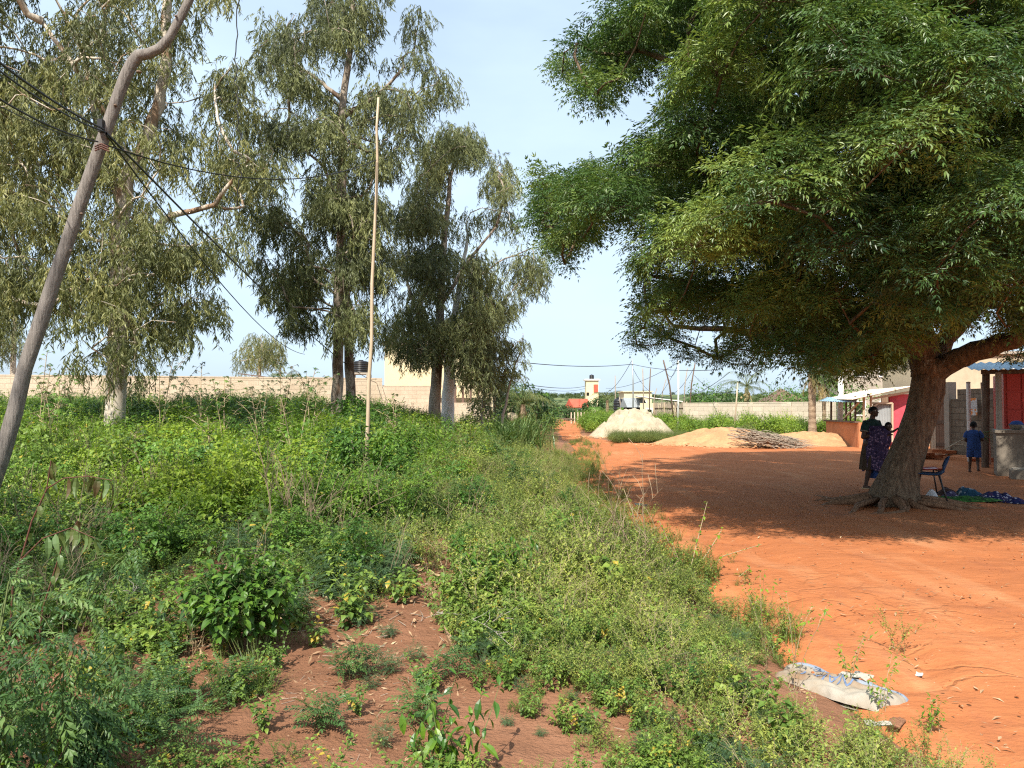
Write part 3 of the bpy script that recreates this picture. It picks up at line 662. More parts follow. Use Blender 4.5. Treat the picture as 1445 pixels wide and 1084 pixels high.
# right of the far track, round the sand heaps and in front of the block wall
n = 2100; y = 34 + (G.random(n) ** 1.2) * 75; a = xr(y); x = a + .1 + (np.minimum(24, a + 40) - a) * G.random(n) * (.75 + .3 * G.random(n))
k = (y > 34.5 + .2 * (x - 5).clip(0, 9)) & ~((y < 39) & (x > 14.5)) & (np.hypot((x - X(893, 43)) / 2.5, (y - 42) / 3.4) > 1) & (np.hypot((x - X(1015, 33.4)) / 3.4, (y - 33.4) / 3) > 1) & (np.hypot((x - X(1140, 34.3)) / 3, (y - 34.3) / 2.6) > 1) & ~((x < 5.4) & (y < 46) & (y > 37)); x, y = x[k], y[k]; hh = ss(36, 44, y)
k = G.random(len(x)) < .55
scatter('grass_bank', 'low green growth round the sand heaps beside the track', f_clumpf, LS('grass'), place(x[k], y[k]), G.uniform(0, 6.3, k.sum()), G.uniform(.45, .8, k.sum()) * (.7 + .9 * hh[k]))
k = ~k & (y > 38.5); scatter('wall_undergrowth', 'bright green bushes in front of the pale block wall', f_clump, LS('bright'), place(x[k], y[k]), G.uniform(0, 6.3, k.sum()), G.uniform(.8, 1.6, k.sum()))
n = 420; x = G.uniform(4.6, 9.5, n); y = 34.6 + G.random(n) * 2.2; scatter('heap_grass', 'short grass at the foot of the pale sand heap', f_clumpf, LS('grass'), place(x, y), G.uniform(0, 6.3, n), G.uniform(.35, .75, n))
# fallen leaves, twigs
def litter(g, i):
    for k in range(14):
        g.put(leaf(R.uniform(.04, .09), R.uniform(.012, .03), 2, R.uniform(-.6, .8), R.uniform(-.5, .6)), RM(R.uniform(0, 6.3), R.uniform(-.2, .2), R.uniform(-.5, .5)), 1, (R.gauss(0, .15), R.gauss(0, .15), R.uniform(.004, .02)))
    for k in range(3):
        a = R.uniform(0, 6.3); L = R.uniform(.05, .16); p = Vector((R.gauss(0, .15), R.gauss(0, .15), .006)); g.tube([p, p + Vector((math.cos(a) * L, math.sin(a) * L, .01))], .0025, 4, mat=1)
f_lit = forms(4, litter)
x, y = field(1500, 2.2, 11, 1.3); k = bare(x, y) | (G.random(len(x)) < .35); put('leaf_litter', 'dry fallen leaves and twigs scattered on the red earth', f_lit, LS('deadleaf', 'twig'), (x[k], y[k]), .6, 1.3, .05)
def crumbs(g, i):
    for k in range(7):
        g.put(leaf(R.uniform(.03, .07), R.uniform(.008, .02), 2, R.uniform(-.3, .8), R.uniform(-.3, .5)), RM(R.uniform(0, 6.3), R.uniform(-.1, .2)), 1, (R.gauss(0, .4), R.gauss(0, .4), R.uniform(.004, .014)))
n = 330; y = 3.2 + 20 * G.random(n) ** 1.4; x = xl(y) + .1 + G.random(n) * (1 + y * .75)
o = scatter('road_litter', 'pale dry leaves scattered on the red road', forms(4, crumbs), [M['deadleaf']], np.stack([x, y, roadz(x, y) + .008], 1), G.uniform(0, 6.3, n), G.uniform(.6, 1.3, n), .03)
def pebbles(g, i):
    for k in range(12):
        s = R.uniform(.003, .010); p = (R.gauss(0, .35), R.gauss(0, .35), s * .3)
        g.lathe(p, [(.001, -s * .6), (s, -s * .2), (s * .8, s * .4), (.001, s * .6)], 6)
n = 150; y = 3 + 14 * G.random(n) ** 1.4; x = xl(y) - .1 + G.random(n) * (1.2 + y * .5)
scatter('gravel', 'small red clods and stones on the road', forms(3, pebbles), [M['road']], np.stack([x, y, roadz(x, y) + .006], 1), G.uniform(0, 6.3, n), G.uniform(.6, 1.6, n), .03)
# far woods of the valley and hills
def treelet(g, i):
    for q in range(5):
        c = (R.uniform(-2, 2), R.uniform(-2, 2), R.uniform(.6, 2.2)); r = R.uniform(.9, 1.5)
        for k in range(60):
            a = R.uniform(0, 6.3); e = math.asin(R.uniform(-.6, 1)); g.put(diamond(.7, .6), RM(a, R.uniform(-.6, .6), R.uniform(-.6, .6)), R.uniform(.6, 1.2), (c[0] + r * math.cos(a) * math.cos(e), c[1] + r * math.sin(a) * math.cos(e), c[2] + r * math.sin(e)))
f_far = forms(4, treelet)
n = 5200; y = 210 * (2300 / 210) ** G.random(n); x = (G.uniform(-80, 1250, n) - 722) / F * y; k = vn(x * .01, y * .01, 71) > .3
scatter('far_woods', 'distant scrub and trees over the valley and the hills', f_far, [M['faruc']], place(x[k], y[k]), G.uniform(0, 6.3, k.sum()), G.uniform(.5, 1.2, k.sum()) * (.6 + y[k] / 900))
# ------------------------------------------------------------------ trees
def inpoly(poly, px, py): return bool(poly_in(np.array([px]), np.array([py]), poly)[0])
def skeleton(trunk, targets, up=.55, sag=.0, pull=.7):
    """trunk: list of chains [(point, radius)...]; joins every target to the nearest limb; returns branch tubes"""
    P, par, rr, cnt = [], [], [], []
    def nd(p, q, r=None): P.append(Vector(p)); par.append(q); rr.append(r); cnt.append(0); return len(P) - 1
    for chain in trunk:
        last = -1
        for i, (p, r) in enumerate(chain):
            if i == 0 and P:
                last = min(range(len(P)), key=lambda k: (P[k] - Vector(p)).length); continue
            if last >= 0 and i:
                a, ra = P[last].copy(), rr[last] or r
                for s in range(1, 4): last = nd(a.lerp(Vector(p), s / 4), last, ra + (r - ra) * s / 4)
            last = nd(p, last, r)
    core = len(P); ax = [P[k] for k in range(core)]
    targets = sorted(targets, key=lambda t: min((t - a).length for a in ax))
    for t in targets:
        A = np.array([tuple(p) for p in P]); dv = np.array(tuple(t)) - A; L = np.linalg.norm(dv, axis=1)
        cost = L + up * np.maximum(0, A[:, 2] - t.z + .25 * L) + np.where(np.array([r is not None and r > .2 for r in rr]), .15, 0)
        if A[:, 2].max() > 3: cost = cost + np.where(A[:, 2] < 1.4, 4, 0)
        k = int(cost.argmin()); a = P[k]; L = L[k]; n = max(2, int(L / .35))
        d0 = (a - P[par[k]]).normalized() if par[k] >= 0 else Vector((0, 0, 1))
        c = a + d0 * L * .3 + (t - a) * .3 + Vector((0, 0, L * .12)) + Vector((R.gauss(0, .06), R.gauss(0, .06), R.gauss(0, .05))) * L
        last = k
        for s in range(1, n + 1):
            u = s / n; last = nd(a * (1 - u) ** 2 + c * 2 * u * (1 - u) + t * u * u + Vector((R.gauss(0, .02), R.gauss(0, .02), 0)), last)
        q = last
        while q >= 0: cnt[q] += 1; q = par[q]
    return P, par, rr, cnt, core
def limbs(g, sk, r1=.012, pw=.5, mat=0, n=6, rmax=.14):
    P, par, rr, cnt, core = sk; kids = {}
    for i, p in enumerate(par): kids.setdefault(p, []).append(i)
    rad_ = [min(rmax, r1 * max(1, cnt[i]) ** pw) for i in range(len(P))]
    seen = set()
    for i in range(core, len(P)):
        if i in seen: continue
        if par[i] >= core and max(kids[par[i]], key=lambda k: cnt[k]) == i: continue
        ch = [par[i], i]; seen.add(i)
        while kids.get(ch[-1]):
            nx = max(kids[ch[-1]], key=lambda k: cnt[k]); ch.append(nx); seen.add(nx)
        rs = [rad_[k] for k in ch]; rs[0] = rs[1] if ch[0] >= core else rs[1] * 1.25
        gg = g
        if isinstance(g, list): gg = Geo(); g.append(gg)
        gg.tube([P[k] for k in ch], rs, n if rs[0] > .03 else 4, mat=mat, cap=False)
def neem_cluster(n=10):
    g = Geo(); base = compound(5, .20, .058, .0165, .5, ang=60, curl=.3)
    forms_ = [base, compound(6, .23, .060, .0165, .6, ang=58, curl=.3), compound(5, .17, .054, .016, .4, ang=62, curl=.25)]
    for k in range(n):
        a = k * 2.4 + R.uniform(-.4, .4); e = 1.15 - 1.45 * (k + .5) / n + R.uniform(-.2, .2)
        g.put(R.choice(forms_), RM(a, e, R.uniform(-.4, .4)), R.uniform(.75, 1.1), (0, 0, R.uniform(-.07, .03)), tint=.5)
    return g.arrays()
def eroded(poly, px, py, rp, frac=.8):
    c = sum(inpoly(poly, px + rp * math.cos(a), py + rp * math.sin(a)) for a in np.linspace(0, 6.283, 9)[:-1])
    return c >= frac * 8
def neem():
    root = thing('neem_tree', 'huge dark green spreading tree with thick leaning trunk shading the red yard', 'tree', on(1262, 12.3, -.05))
    bx = root.location
    tr = [(1258, 728, .47), (1259, 712, .40), (1263, 698, .35), (1270, 670, .295), (1280, 640, .265), (1291, 610, .25), (1301, 580, .243), (1307, 555, .25), (1309, 530, .24)]
    chain0 = [(at(x, y, 12.3 + .1 * i / 8), r) for i, (x, y, r) in enumerate(tr)]
    def ch(lst): return [(at(x, y, d), r) for (x, y, d, r) in lst]
    st = ch([(1309, 530, 12.4, .25), (1302, 495, 12.45, .21), (1292, 440, 12.5, .2), (1282, 370, 12.6, .17), (1270, 290, 12.7, .14), (1275, 180, 12.8, .1), (1300, 40, 12.6, .07), (1330, -120, 12.5, .04)])
    l2 = ch([(1310, 528, 12.4, .21), (1338, 515, 12.2, .17), (1375, 498, 11.9, .16), (1430, 480, 11.5, .14), (1500, 440, 11.2, .12), (1590, 330, 11, .09), (1650, 180, 11, .06)])
    l3 = ch([(1312, 522, 12.4, .2), (1335, 480, 12.9, .15), (1380, 430, 13.4, .13), (1420, 370, 14, .1), (1450, 260, 14.6, .08), (1470, 120, 15, .05)])
    l4 = ch([(1303, 500, 12.45, .2), (1262, 470, 12.2, .14), (1205, 440, 11.7, .12), (1130, 390, 11.4, .1), (1040, 330, 11.5, .08), (950, 290, 11.8, .05), (850, 270, 12, .03)])
    l5 = ch([(1296, 460, 12.5, .19), (1225, 400, 13.4, .13), (1150, 300, 14.2, .1), (1080, 200, 14.6, .08), (1000, 90, 14.5, .05)])
    l6 = ch([(1290, 430, 12.5, .18), (1330, 330, 11.4, .12), (1360, 220, 10.2, .1), (1400, 90, 9.4, .07)])
    l7 = ch([(1284, 380, 12.6, .17), (1220, 300, 11.2, .11), (1130, 190, 10.2, .09), (1040, 110, 9.8, .06), (900, 70, 10, .03)])
    l8 = ch([(1300, 490, 12.4, .2), (1240, 482, 13.2, .12), (1150, 480, 14.5, .1), (1050, 470, 15.5, .07), (950, 460, 16, .04)])
    trunk = Geo()
    # trunk with a fluted, flaring foot
    P = [p for p, r in chain0]; V = []; n = 28
    fl = [R.uniform(.7, 1.35) for _ in range(9)]
    for i, (p, r) in enumerate(chain0):
        for k in range(n):
            a = 2 * math.pi * k / n; f = max(0, 1 - i / 3.2)
            rr = r * (1 + .10 * math.sin(3 * a + i * .3) * .5 + .05 * math.sin(7 * a + i * .7) + R.uniform(-.025, .025) + f * .38 * max(0, math.cos(a * 4.5 / 1 + 1.3)) * fl[int(a / 6.2832 * 9) % 9] * .6)
            V.append((p.x + rr * math.cos(a), p.y + rr * math.sin(a), p.z - (.12 if i == 0 else 0)))
    m = len(P); trunk.add(V, [(i * n + k, i * n + (k + 1) % n, (i + 1) * n + (k + 1) % n, (i + 1) * n + k) for i in range(m - 1) for k in range(n)])
    for c in (st, l2, l3, l4, l5, l6, l7, l8):
        pts = [p for p, r in c]; rs = [r for p, r in c]
        Pm = []; Rm_ = []
        for i in range(len(pts) - 1):
            for s in range(3):
                u = s / 3; Pm.append(pts[i].lerp(pts[i + 1], u) + Vector((R.gauss(0, .025), R.gauss(0, .025), R.gauss(0, .025))) * (1 if i + s else 0)); Rm_.append(rs[i] * (1 - u) + rs[i + 1] * u)
        Pm.append(pts[-1]); Rm_.append(rs[-1]); trunk.tube(Pm, Rm_, 10)
    rootg = Geo()
    for k in range(19):
        a = -math.pi * .5 + (k - 9) * .33 + R.uniform(-.1, .1); L = R.uniform(.5, 1.3) * (1 + .9 * abs(math.cos(a))); pts = []; rs = []; r0 = R.uniform(.03, .07)
        for s in range(8):
            u = s / 7; aa = a + .5 * math.sin(u * 4 + k) * u; q = Vector((P[0].x + (.30 + L * u) * math.cos(aa), P[0].y + (.30 + L * u) * math.sin(aa), 0))
            q.z = float(roadz(q.x, q.y)) + .11 * (1 - u) ** 2.0 - .012 - .04 * u + .02 * math.sin(u * 9 + k); pts.append(q); rs.append(r0 * (1 - u) ** 1.1 + .014)
        rootg.tube(pts, rs, 8, jit=.12)
    tobj = obj('trunk', trunk, M['bark'], None, True); tobj.parent = root; tobj.matrix_parent_inverse = Matrix.Translation(-bx)
    # crown
    poly = [(920, -330), (885, -120), (872, -40), (890, 5), (845, 22), (800, 40), (772, 70), (755, 100), (775, 128), (808, 115), (815, 165), (850, 170), (895, 138), (930, 145), (918, 205), (885, 222), (835, 220), (775, 245), (745, 200), (722, 215), (735, 240), (748, 270), (748, 325), (725, 360), (765, 392), (805, 392), (850, 350), (870, 330), (893, 305), (905, 335), (885, 362), (866, 400), (880, 450), (858, 500), (900, 512), (940, 492), (955, 520), (1005, 525), (1050, 550), (1072, 556), (1080, 588), (1096, 588), (1102, 550), (1160, 540), (1240, 548), (1275, 520), (1300, 486), (1350, 480), (1400, 505), (1445, 530), (1620, 530), (1820, 440), (1930, 100), (1850, -250), (1500, -460), (1150, -460)]
    cl = []; tries = 0
    while len(cl) < 760 and tries < 60000:
        tries += 1
        px, py = R.uniform(720, 1930), R.uniform(-460, 590)
        if not inpoly(poly, px, py): continue
        T = 6.0 * math.sqrt(max(.03, 1 - ((px - 1340) / 640) ** 2 - ((py - 130) / 520) ** 2))
        s = R.random() ** .55 * R.choice((-1, -1, 1)); d = 12.5 + T * s
        r = R.choice((.4, .5, .6, .75)); 
        edge = not eroded(poly, px, py, 60)
        if edge: r = R.choice((.16, .22, .28))
        if not eroded(poly, px, py, (r * .85 + .05) * F / d, .85): continue
        p = at(px, py, d)
        if p.z < 1.9: continue
        if p.y < 5.2: continue
        if any((p - q).length < .64 * (r + r2) for q, r2 in cl): continue
        cl.append((p, r))
    sk = skeleton([chain0, st, l2, l3, l4, l5, l6, l7, l8], [p for p, r in cl])
    br = Geo(); limbs(br, sk, .010, .52, rmax=.10)
    T = [neem_cluster(R.choice((12, 13, 14))) for _ in range(5)]
    pts = []; 
    for (p, r) in cl:
        m = max(8, int(92 * r * r + 7)); tint0 = R.random(); own = []
        for k in range(m * 3):
            a = R.uniform(0, 6.3); e = math.asin(R.uniform(-.35, 1)); q = r * (R.uniform(.78, 1.0) if k % 4 else R.uniform(.25, .8))
            c = p + Vector((math.cos(a) * math.cos(e), math.sin(a) * math.cos(e), math.sin(e) * .92)) * q
            if len(own) >= m or any((c - q_).length < .145 for q_ in own): continue
            own.append(c)
            pts.append((c.x, c.y, c.z, .5 * tint0 + .5 * R.random(), a, e))
            if r > .25 and k % 3 == 0: br.tube([p, p.lerp(c, .5) + Vector((0, 0, .04)), c], [.006, .004, .002], 3, cap=False)
    A = np.array(pts); cg = Geo(); which = G.integers(0, 5, len(A))
    for i in range(5):
        B = A[which == i]; n = len(B)
        Rm_ = rotz(B[:, 4]) @ rotx(G.normal(0, .25, n)) @ roty((1.57 - B[:, 5]) * .38 + G.normal(0, .15, n)) @ rotz(G.uniform(0, 6.3, n))
        cg.many(T[i], Rm_, B[:, :3], G.uniform(.9, 1.4, n), B[:, 3])
    # one low twig hanging in front of the block wall
    for o_, nm, mt, sm in ((rootg, 'root', 'rootbark', True), (br, 'branches', 'bark', True), (cg, 'crown', 'neem', False)):
        q = obj(nm, o_, M[mt], root, sm); q.matrix_parent_inverse = Matrix.Translation(-bx)
    print('neem clumps', len(cl), 'clusters', len(pts))
neem()
def euc_twig(n=15, L=.55):
    g = Geo(); lf = [diamond(.17, .032, .1, .25), diamond(.22, .036, .1, .35), diamond(.14, .030, .1, .15)]
    p = Vector((0, 0, 0)); d = Vector((.6, 0, -.35))
    for k in range(n):
        d = (d + Vector((R.gauss(0, .12), R.gauss(0, .14), -.12))).normalized(); p = p + d * (L / n)
        g.put(R.choice(lf), RM(R.uniform(0, 6.3), R.uniform(-1.5, -.5), R.uniform(-1.5, 1.5)), R.uniform(.75, 1.2), p)
    return g.arrays()
ET = None
def euc(name, label, trunks, poly, d0, thick, nclump, clr, mat, bark, per=24, rc=(.28, .62), lo=None, group='eucalyptus trees of the field', stretch=1.05, sc=1.0, thr=.43):
    global ET
    if ET is None: ET = [euc_twig(R.randint(13, 18), R.uniform(.32, .55)) for _ in range(6)]
    base = trunks[0][0][0].copy(); root = thing(name, label, 'tree', base, group=group); inv = Matrix.Translation(-base)
    xs = [p[0] for p in poly]; ys = [p[1] for p in poly]; cx = sum(xs) / len(xs)
    cl = []; tries = 0
    while len(cl) < nclump and tries < 40000:
        tries += 1; px, py = R.uniform(min(xs), max(xs)), R.uniform(min(ys), max(ys))
        if not inpoly(poly, px, py): continue
        row = [k for k in range(int(min(xs)), int(max(xs)), 12) if inpoly(poly, k, py)]; hw = (row[-1] - row[0]) / 2 + 1 if row else 1; mid = (row[-1] + row[0]) / 2 if row else px
        T = thick * math.sqrt(max(.05, 1 - ((px - mid) / (hw + 20)) ** 2)); d = d0 + T * R.uniform(-1, 1); r = R.uniform(*rc)
        if not eroded(poly, px, py, r * .8 * F / d, .75): continue
        if clr and vn(np.array([px / clr]), np.array([py / clr]), 13)[0] < thr: continue
        cl.append((at(px, py, d), r))
    sk = skeleton(trunks, [p + Vector((0, 0, r * .7)) for p, r in cl], up=1.1)
    tg = Geo()
    for c in trunks:
        Pm, Rr = [], []
        for i in range(len(c) - 1):
            for s in range(4):
                u = s / 4; Pm.append(c[i][0].lerp(c[i + 1][0], u) + Vector((R.gauss(0, .02), R.gauss(0, .02), 0)) * (1 if i + s else 0)); Rr.append(c[i][1] * (1 - u) + c[i + 1][1] * u)
        Pm.append(c[-1][0]); Rr.append(c[-1][1]); tg.tube(Pm, Rr, 12, jit=.05)
    bg_ = [] if nclump <= 60 else Geo(); limbs(bg_, sk, .010, .5, rmax=.09)
    A = []
    for p, r in cl:
        t0 = R.random()
        for k in range(int(per * 1.45 * (r / .55) ** 2) + 3):
            a = R.uniform(0, 6.3); q = r * math.sqrt(R.random()); z = R.uniform(-1, 1) * r * stretch * math.sqrt(max(0, 1 - (q / r) ** 2)) + r * .3
            A.append((p.x + q * math.cos(a), p.y + q * math.sin(a), p.z + z, a, .6 * t0 + .4 * R.random()))
    A = np.array(A); w = G.integers(0, 6, len(A)); cg = Geo()
    for i in range(6):
        B = A[w == i]; n = len(B); cg.many(ET[i], rotz(B[:, 3] + G.normal(0, .5, n)) @ roty(G.normal(0, .25, n)), B[:, :3], G.uniform(.68, 1.05, n) * sc, B[:, 4])
    for nm, gg, mt, sm in [('trunk', tg, bark, True), ('crown', cg, mat, False)] + ([('branch', b_, bark, True) for b_ in bg_] if isinstance(bg_, list) else [('branches', bg_, bark, True)]):
        q = obj(nm, gg, M[mt], root, sm); q.matrix_parent_inverse = inv
    return root
def chn(lst): return [(at(x, y, d), r) for (x, y, d, r) in lst]
def foot(px, d, r, dz=-.1): return (on(px, d, dz), r)
DA = 20.
euc('eucalyptus_tree', 'largest eucalyptus with smooth pale trunk behind the crooked leaning pole', [
    [foot(160, DA, .30), (at(163, 560, DA), .25), (at(168, 440, DA), .235), (at(168, 330, DA), .22), (at(180, 250, DA), .19), (at(212, 190, DA), .16), (at(232, 110, DA), .14), (at(236, 0, DA), .12), (at(246, -120, DA), .07)],
    chn([(172, 385, DA, .12), (190, 380, DA - .2, .11), (203, 360, DA - .3, .10), (206, 335, DA - .4, .09), (240, 305, DA - .6, .08), (300, 290, DA - .8, .06), (340, 240, DA - 1, .04)]),
    chn([(172, 290, DA, .12), (140, 200, DA + .5, .10), (120, 80, DA + 1, .08), (90, 20, DA + 1, .05)]),
    chn([(190, 240, DA, .10), (130, 130, DA - 1, .07), (60, 30, DA - 1.3, .05)])],
    [(-160, -160), (330, -160), (345, -20), (352, 80), (365, 170), (405, 240), (395, 300), (350, 335), (325, 400), (320, 470), (300, 505), (285, 455), (262, 505), (240, 500), (222, 470), (200, 560), (150, 560), (120, 520), (85, 560), (70, 470), (45, 440), (-10, 455), (-60, 480), (-160, 420)], DA, 3.0, 680, 40, 'euc', 'eucbark', per=20, thr=.36)
DB = 25.
euc('eucalyptus_tree', 'tall eucalyptus with bare grey trunk just left of the thin pale pole', [
    [foot(474, DB, .22), (at(475, 560, DB), .185), (at(477, 470, DB), .165), (at(480, 380, DB), .145), (at(482, 250, DB), .14), (at(484, 140, DB), .12), (at(497, 60, DB), .09), (at(498, -40, DB), .05)],
    chn([(481, 170, DB, .08), (498, 155, DB - .3, .07), (530, 138, DB - .5, .06), (570, 95, DB - .6, .04)]), chn([(481, 140, DB, .08), (455, 118, DB, .06), (420, 92, DB + .3, .04)]), chn([(482, 300, DB, .07), (460, 240, DB, .05), (420, 200, DB, .03)])],
    [(385, -140), (575, -140), (580, -20), (596, 20), (630, 70), (650, 125), (640, 160), (600, 190), (560, 250), (545, 290), (552, 380), (548, 455), (520, 500), (480, 545), (440, 500), (415, 480), (372, 408), (340, 380), (345, 340), (350, 240), (348, 130), (350, 60), (380, 20)], DB, 2.6, 400, 38, 'eucd', 'eucbarkd', per=22)
euc('eucalyptus_tree', 'slender dark eucalyptus close behind the bare grey trunk', [
    [foot(497, 27, .2), (at(494, 520, 27), .16), (at(488, 400, 27), .13), (at(500, 330, 27), .1), (at(520, 270, 27), .05)]],
    [(455, 250), (560, 230), (575, 330), (560, 440), (540, 500), (505, 540), (460, 520), (400, 470), (395, 420), (430, 330)], 27, 1.6, 60, 40, 'eucd', 'eucbarkd', per=20)
DC = 32.
euc('eucalyptus_tree', 'rounded eucalyptus with brown trunk in front of the cream house', [
    [foot(612, DC, .30), (at(614, 560, DC), .24), (at(618, 500, DC), .21), (at(622, 420, DC), .17), (at(628, 320, DC), .12), (at(640, 230, DC), .07), (at(645, 185, DC), .03)],
    chn([(617, 500, DC, .12), (600, 470, DC - .5, .1), (575, 400, DC - .5, .06)]), chn([(622, 430, DC, .1), (660, 370, DC, .07), (700, 320, DC, .04)])],
    [(600, 195), (640, 178), (680, 190), (690, 215), (725, 240), (735, 290), (768, 370), (762, 410), (740, 455), (715, 470), (705, 520), (690, 560), (672, 535), (655, 560), (640, 500), (610, 505), (590, 560), (575, 505), (552, 520), (545, 470), (548, 380), (560, 280), (590, 240)], DC, 2.8, 400, 34, 'eucd', 'eucbarkd', per=18, thr=.47, rc=(.32, .7), stretch=1.1)
euc('eucalyptus_tree', 'eucalyptus with whitewashed grey trunk right of the brown trunk', [
    [foot(632, 34, .33), (at(632, 560, 34), .28), (at(634, 500, 34), .22), (at(645, 420, 34), .14), (at(660, 330, 34), .06)]],
    [(650, 300), (720, 290), (760, 380), (735, 440), (700, 460), (650, 460), (630, 420)], 34, 1.6, 26, 50, 'eucd', 'white', per=20)
euc('eucalyptus_sapling', 'thin arching sapling with hanging sprays at the right end of the eucalyptus row', [
    [foot(703, 33, .07), (at(710, 585, 33), .06), (at(722, 530, 33), .045), (at(733, 500, 33), .03), (at(738, 470, 33), .015)]],
    [(690, 470), (715, 480), (730, 470), (748, 480), (742, 520), (722, 540), (706, 575), (694, 545)], 33, .7, 30, 0, 'eucd', 'paletwig', per=12, rc=(.22, .4), group='eucalyptus saplings')
euc('eucalyptus_sapling', 'dark bushy sapling trailing its leaves low beside the arching one', [
    [foot(680, 36, .09), (at(682, 560, 36), .07), (at(688, 510, 36), .05), (at(692, 470, 36), .02)]],
    [(655, 480), (700, 470), (712, 510), (712, 560), (696, 590), (668, 580), (655, 530)], 36, 1.0, 16, 0, 'eucd', 'eucbarkd', per=14, rc=(.3, .5), group='eucalyptus saplings')
euc('eucalyptus_tree', 'hazy pale eucalyptus beyond the left end of the block wall', [
    [foot(18, 48, .2), (at(19, 500, 48), .16), (at(22, 440, 48), .12), (at(30, 380, 48), .05)]],
    [(-60, 390), (50, 400), (70, 450), (50, 490), (28, 505), (10, 520), (-60, 520)], 48, 2, 60, 40, 'eucd', 'eucbark', per=12, rc=(.5, .9))
euc('eucalyptus_tree', 'small sparse olive tree rising behind the block wall', [
    [foot(366, 55, .15), (at(366, 520, 55), .12), (at(368, 490, 55), .07)]],
    [(350, 475), (385, 470), (405, 495), (400, 530), (335, 530), (332, 500)], 55, 1.4, 40, 0, 'euc', 'eucbark', per=12, rc=(.5, .8))
# unseen leafy tree, added behind the viewpoint to shade the near weeds
def shade():
    root = euc('eucalyptus_tree', 'unseen eucalyptus added behind the viewpoint, shading the near weeds', [[(Vector((-6.2, -2.5, -.1)), .3), (Vector((-6, -2.2, 4)), .22), (Vector((-5.6, -1.5, 8)), .15), (Vector((-5.5, -1.2, 11)), .05)]],
        [(0, 0), (1, 0), (1, 1), (0, 1)], 20, 1, 0, 0, 'euc', 'eucbark') if False else None
    base = Vector((-6.2, -2.5, -.1)); root = thing('eucalyptus_tree', 'unseen eucalyptus added behind the viewpoint to shade the near weeds', 'tree', base, group='eucalyptus trees of the field'); inv = Matrix.Translation(-base)
    trunks = [[(base, .3), (Vector((-6, -2.2, 4)), .22), (Vector((-5.6, -1.5, 8)), .15), (Vector((-5.5, -1.2, 11)), .05)]]
    cl = []
    while len(cl) < 48:
        p = Vector((R.uniform(-1, 1), R.uniform(-1, 1), R.uniform(-1, 1)))
        if p.length > 1: continue
        q = Vector((-6.6 + p.x * 3.2, -.9 + p.y * 3.6, 9.3 + p.z * 2.6)); cl.append((q, R.uniform(.4, .8)))
    sk = skeleton(trunks, [p for p, r in cl], up=1.1); tg = Geo(); tg.tube([p for p, r in trunks[0]], [r for p, r in trunks[0]], 12); bg_ = Geo(); limbs(bg_, sk, .01, .5)
    A = []
    for p, r in cl:
        for k in range(15):
            a = R.uniform(0, 6.3); q = r * math.sqrt(R.random()); A.append((p.x + q * math.cos(a), p.y + q * math.sin(a), p.z + R.uniform(-1, 1) * r, a, R.random()))
    A = np.array(A); cg = Geo(); w = G.integers(0, 6, len(A))
    for i in range(6):
        B = A[w == i]; cg.many(ET[i], rotz(B[:, 3]), B[:, :3], G.uniform(.9, 1.3, len(B)), B[:, 4])
    for nm, gg, mt, sm in (('trunk', tg, 'eucbark', True), ('branches', bg_, 'eucbark', True), ('crown', cg, 'euc', False)):
        q = obj(nm, gg, M[mt], root, sm); q.matrix_parent_inverse = inv
shade()
# ------------------------------------------------------------------ buildings, walls, poles, wires
def part(name, g, mat, root, smooth=False): return obj(name, g, M[mat] if isinstance(mat, str) else mat, root, smooth)
def wallrun(name, label, a, b, z0, z1, th, mat, pil=3.2, cat='wall', cap=True, pm=None):
    a = Vector(a); b = Vector(b); L = (b - a).length; rz = math.atan2(b.y - a.y, b.x - a.x)
    r = thing(name, label, cat, (a.x, a.y, z0), rz); h = z1 - z0
    g = Geo(); g.box((L / 2, 0, h / 2), (L, th, h)); part('block_panel', g, mat, r)
    if pil:
        n = max(1, round(L / pil))
        for k in range(n + 1):
            g = Geo(); g.box((k * L / n, 0, h / 2 + .02), (.28, th + .08, h + .06)); part('pilaster', g, pm or mat, r)
    if cap:
        g = Geo(); g.box((L / 2, 0, h + .035), (L - .3, th + .03, .06)); part('coping', g, pm or mat, r)
    return r
wallrun('block_wall', 'long sandy block wall across the back of the overgrown field', (X(-170, 34), 34), (X(535, 39), 39), .5, 3.05, .18, 'lblock', 3.4)
r = wallrun('block_wall', 'pale whitish block wall behind the sand heaps', (X(968, 53), 53), (X(1175, 44), 44), -.1, 1.9, .18, 'wblock', 3.0)
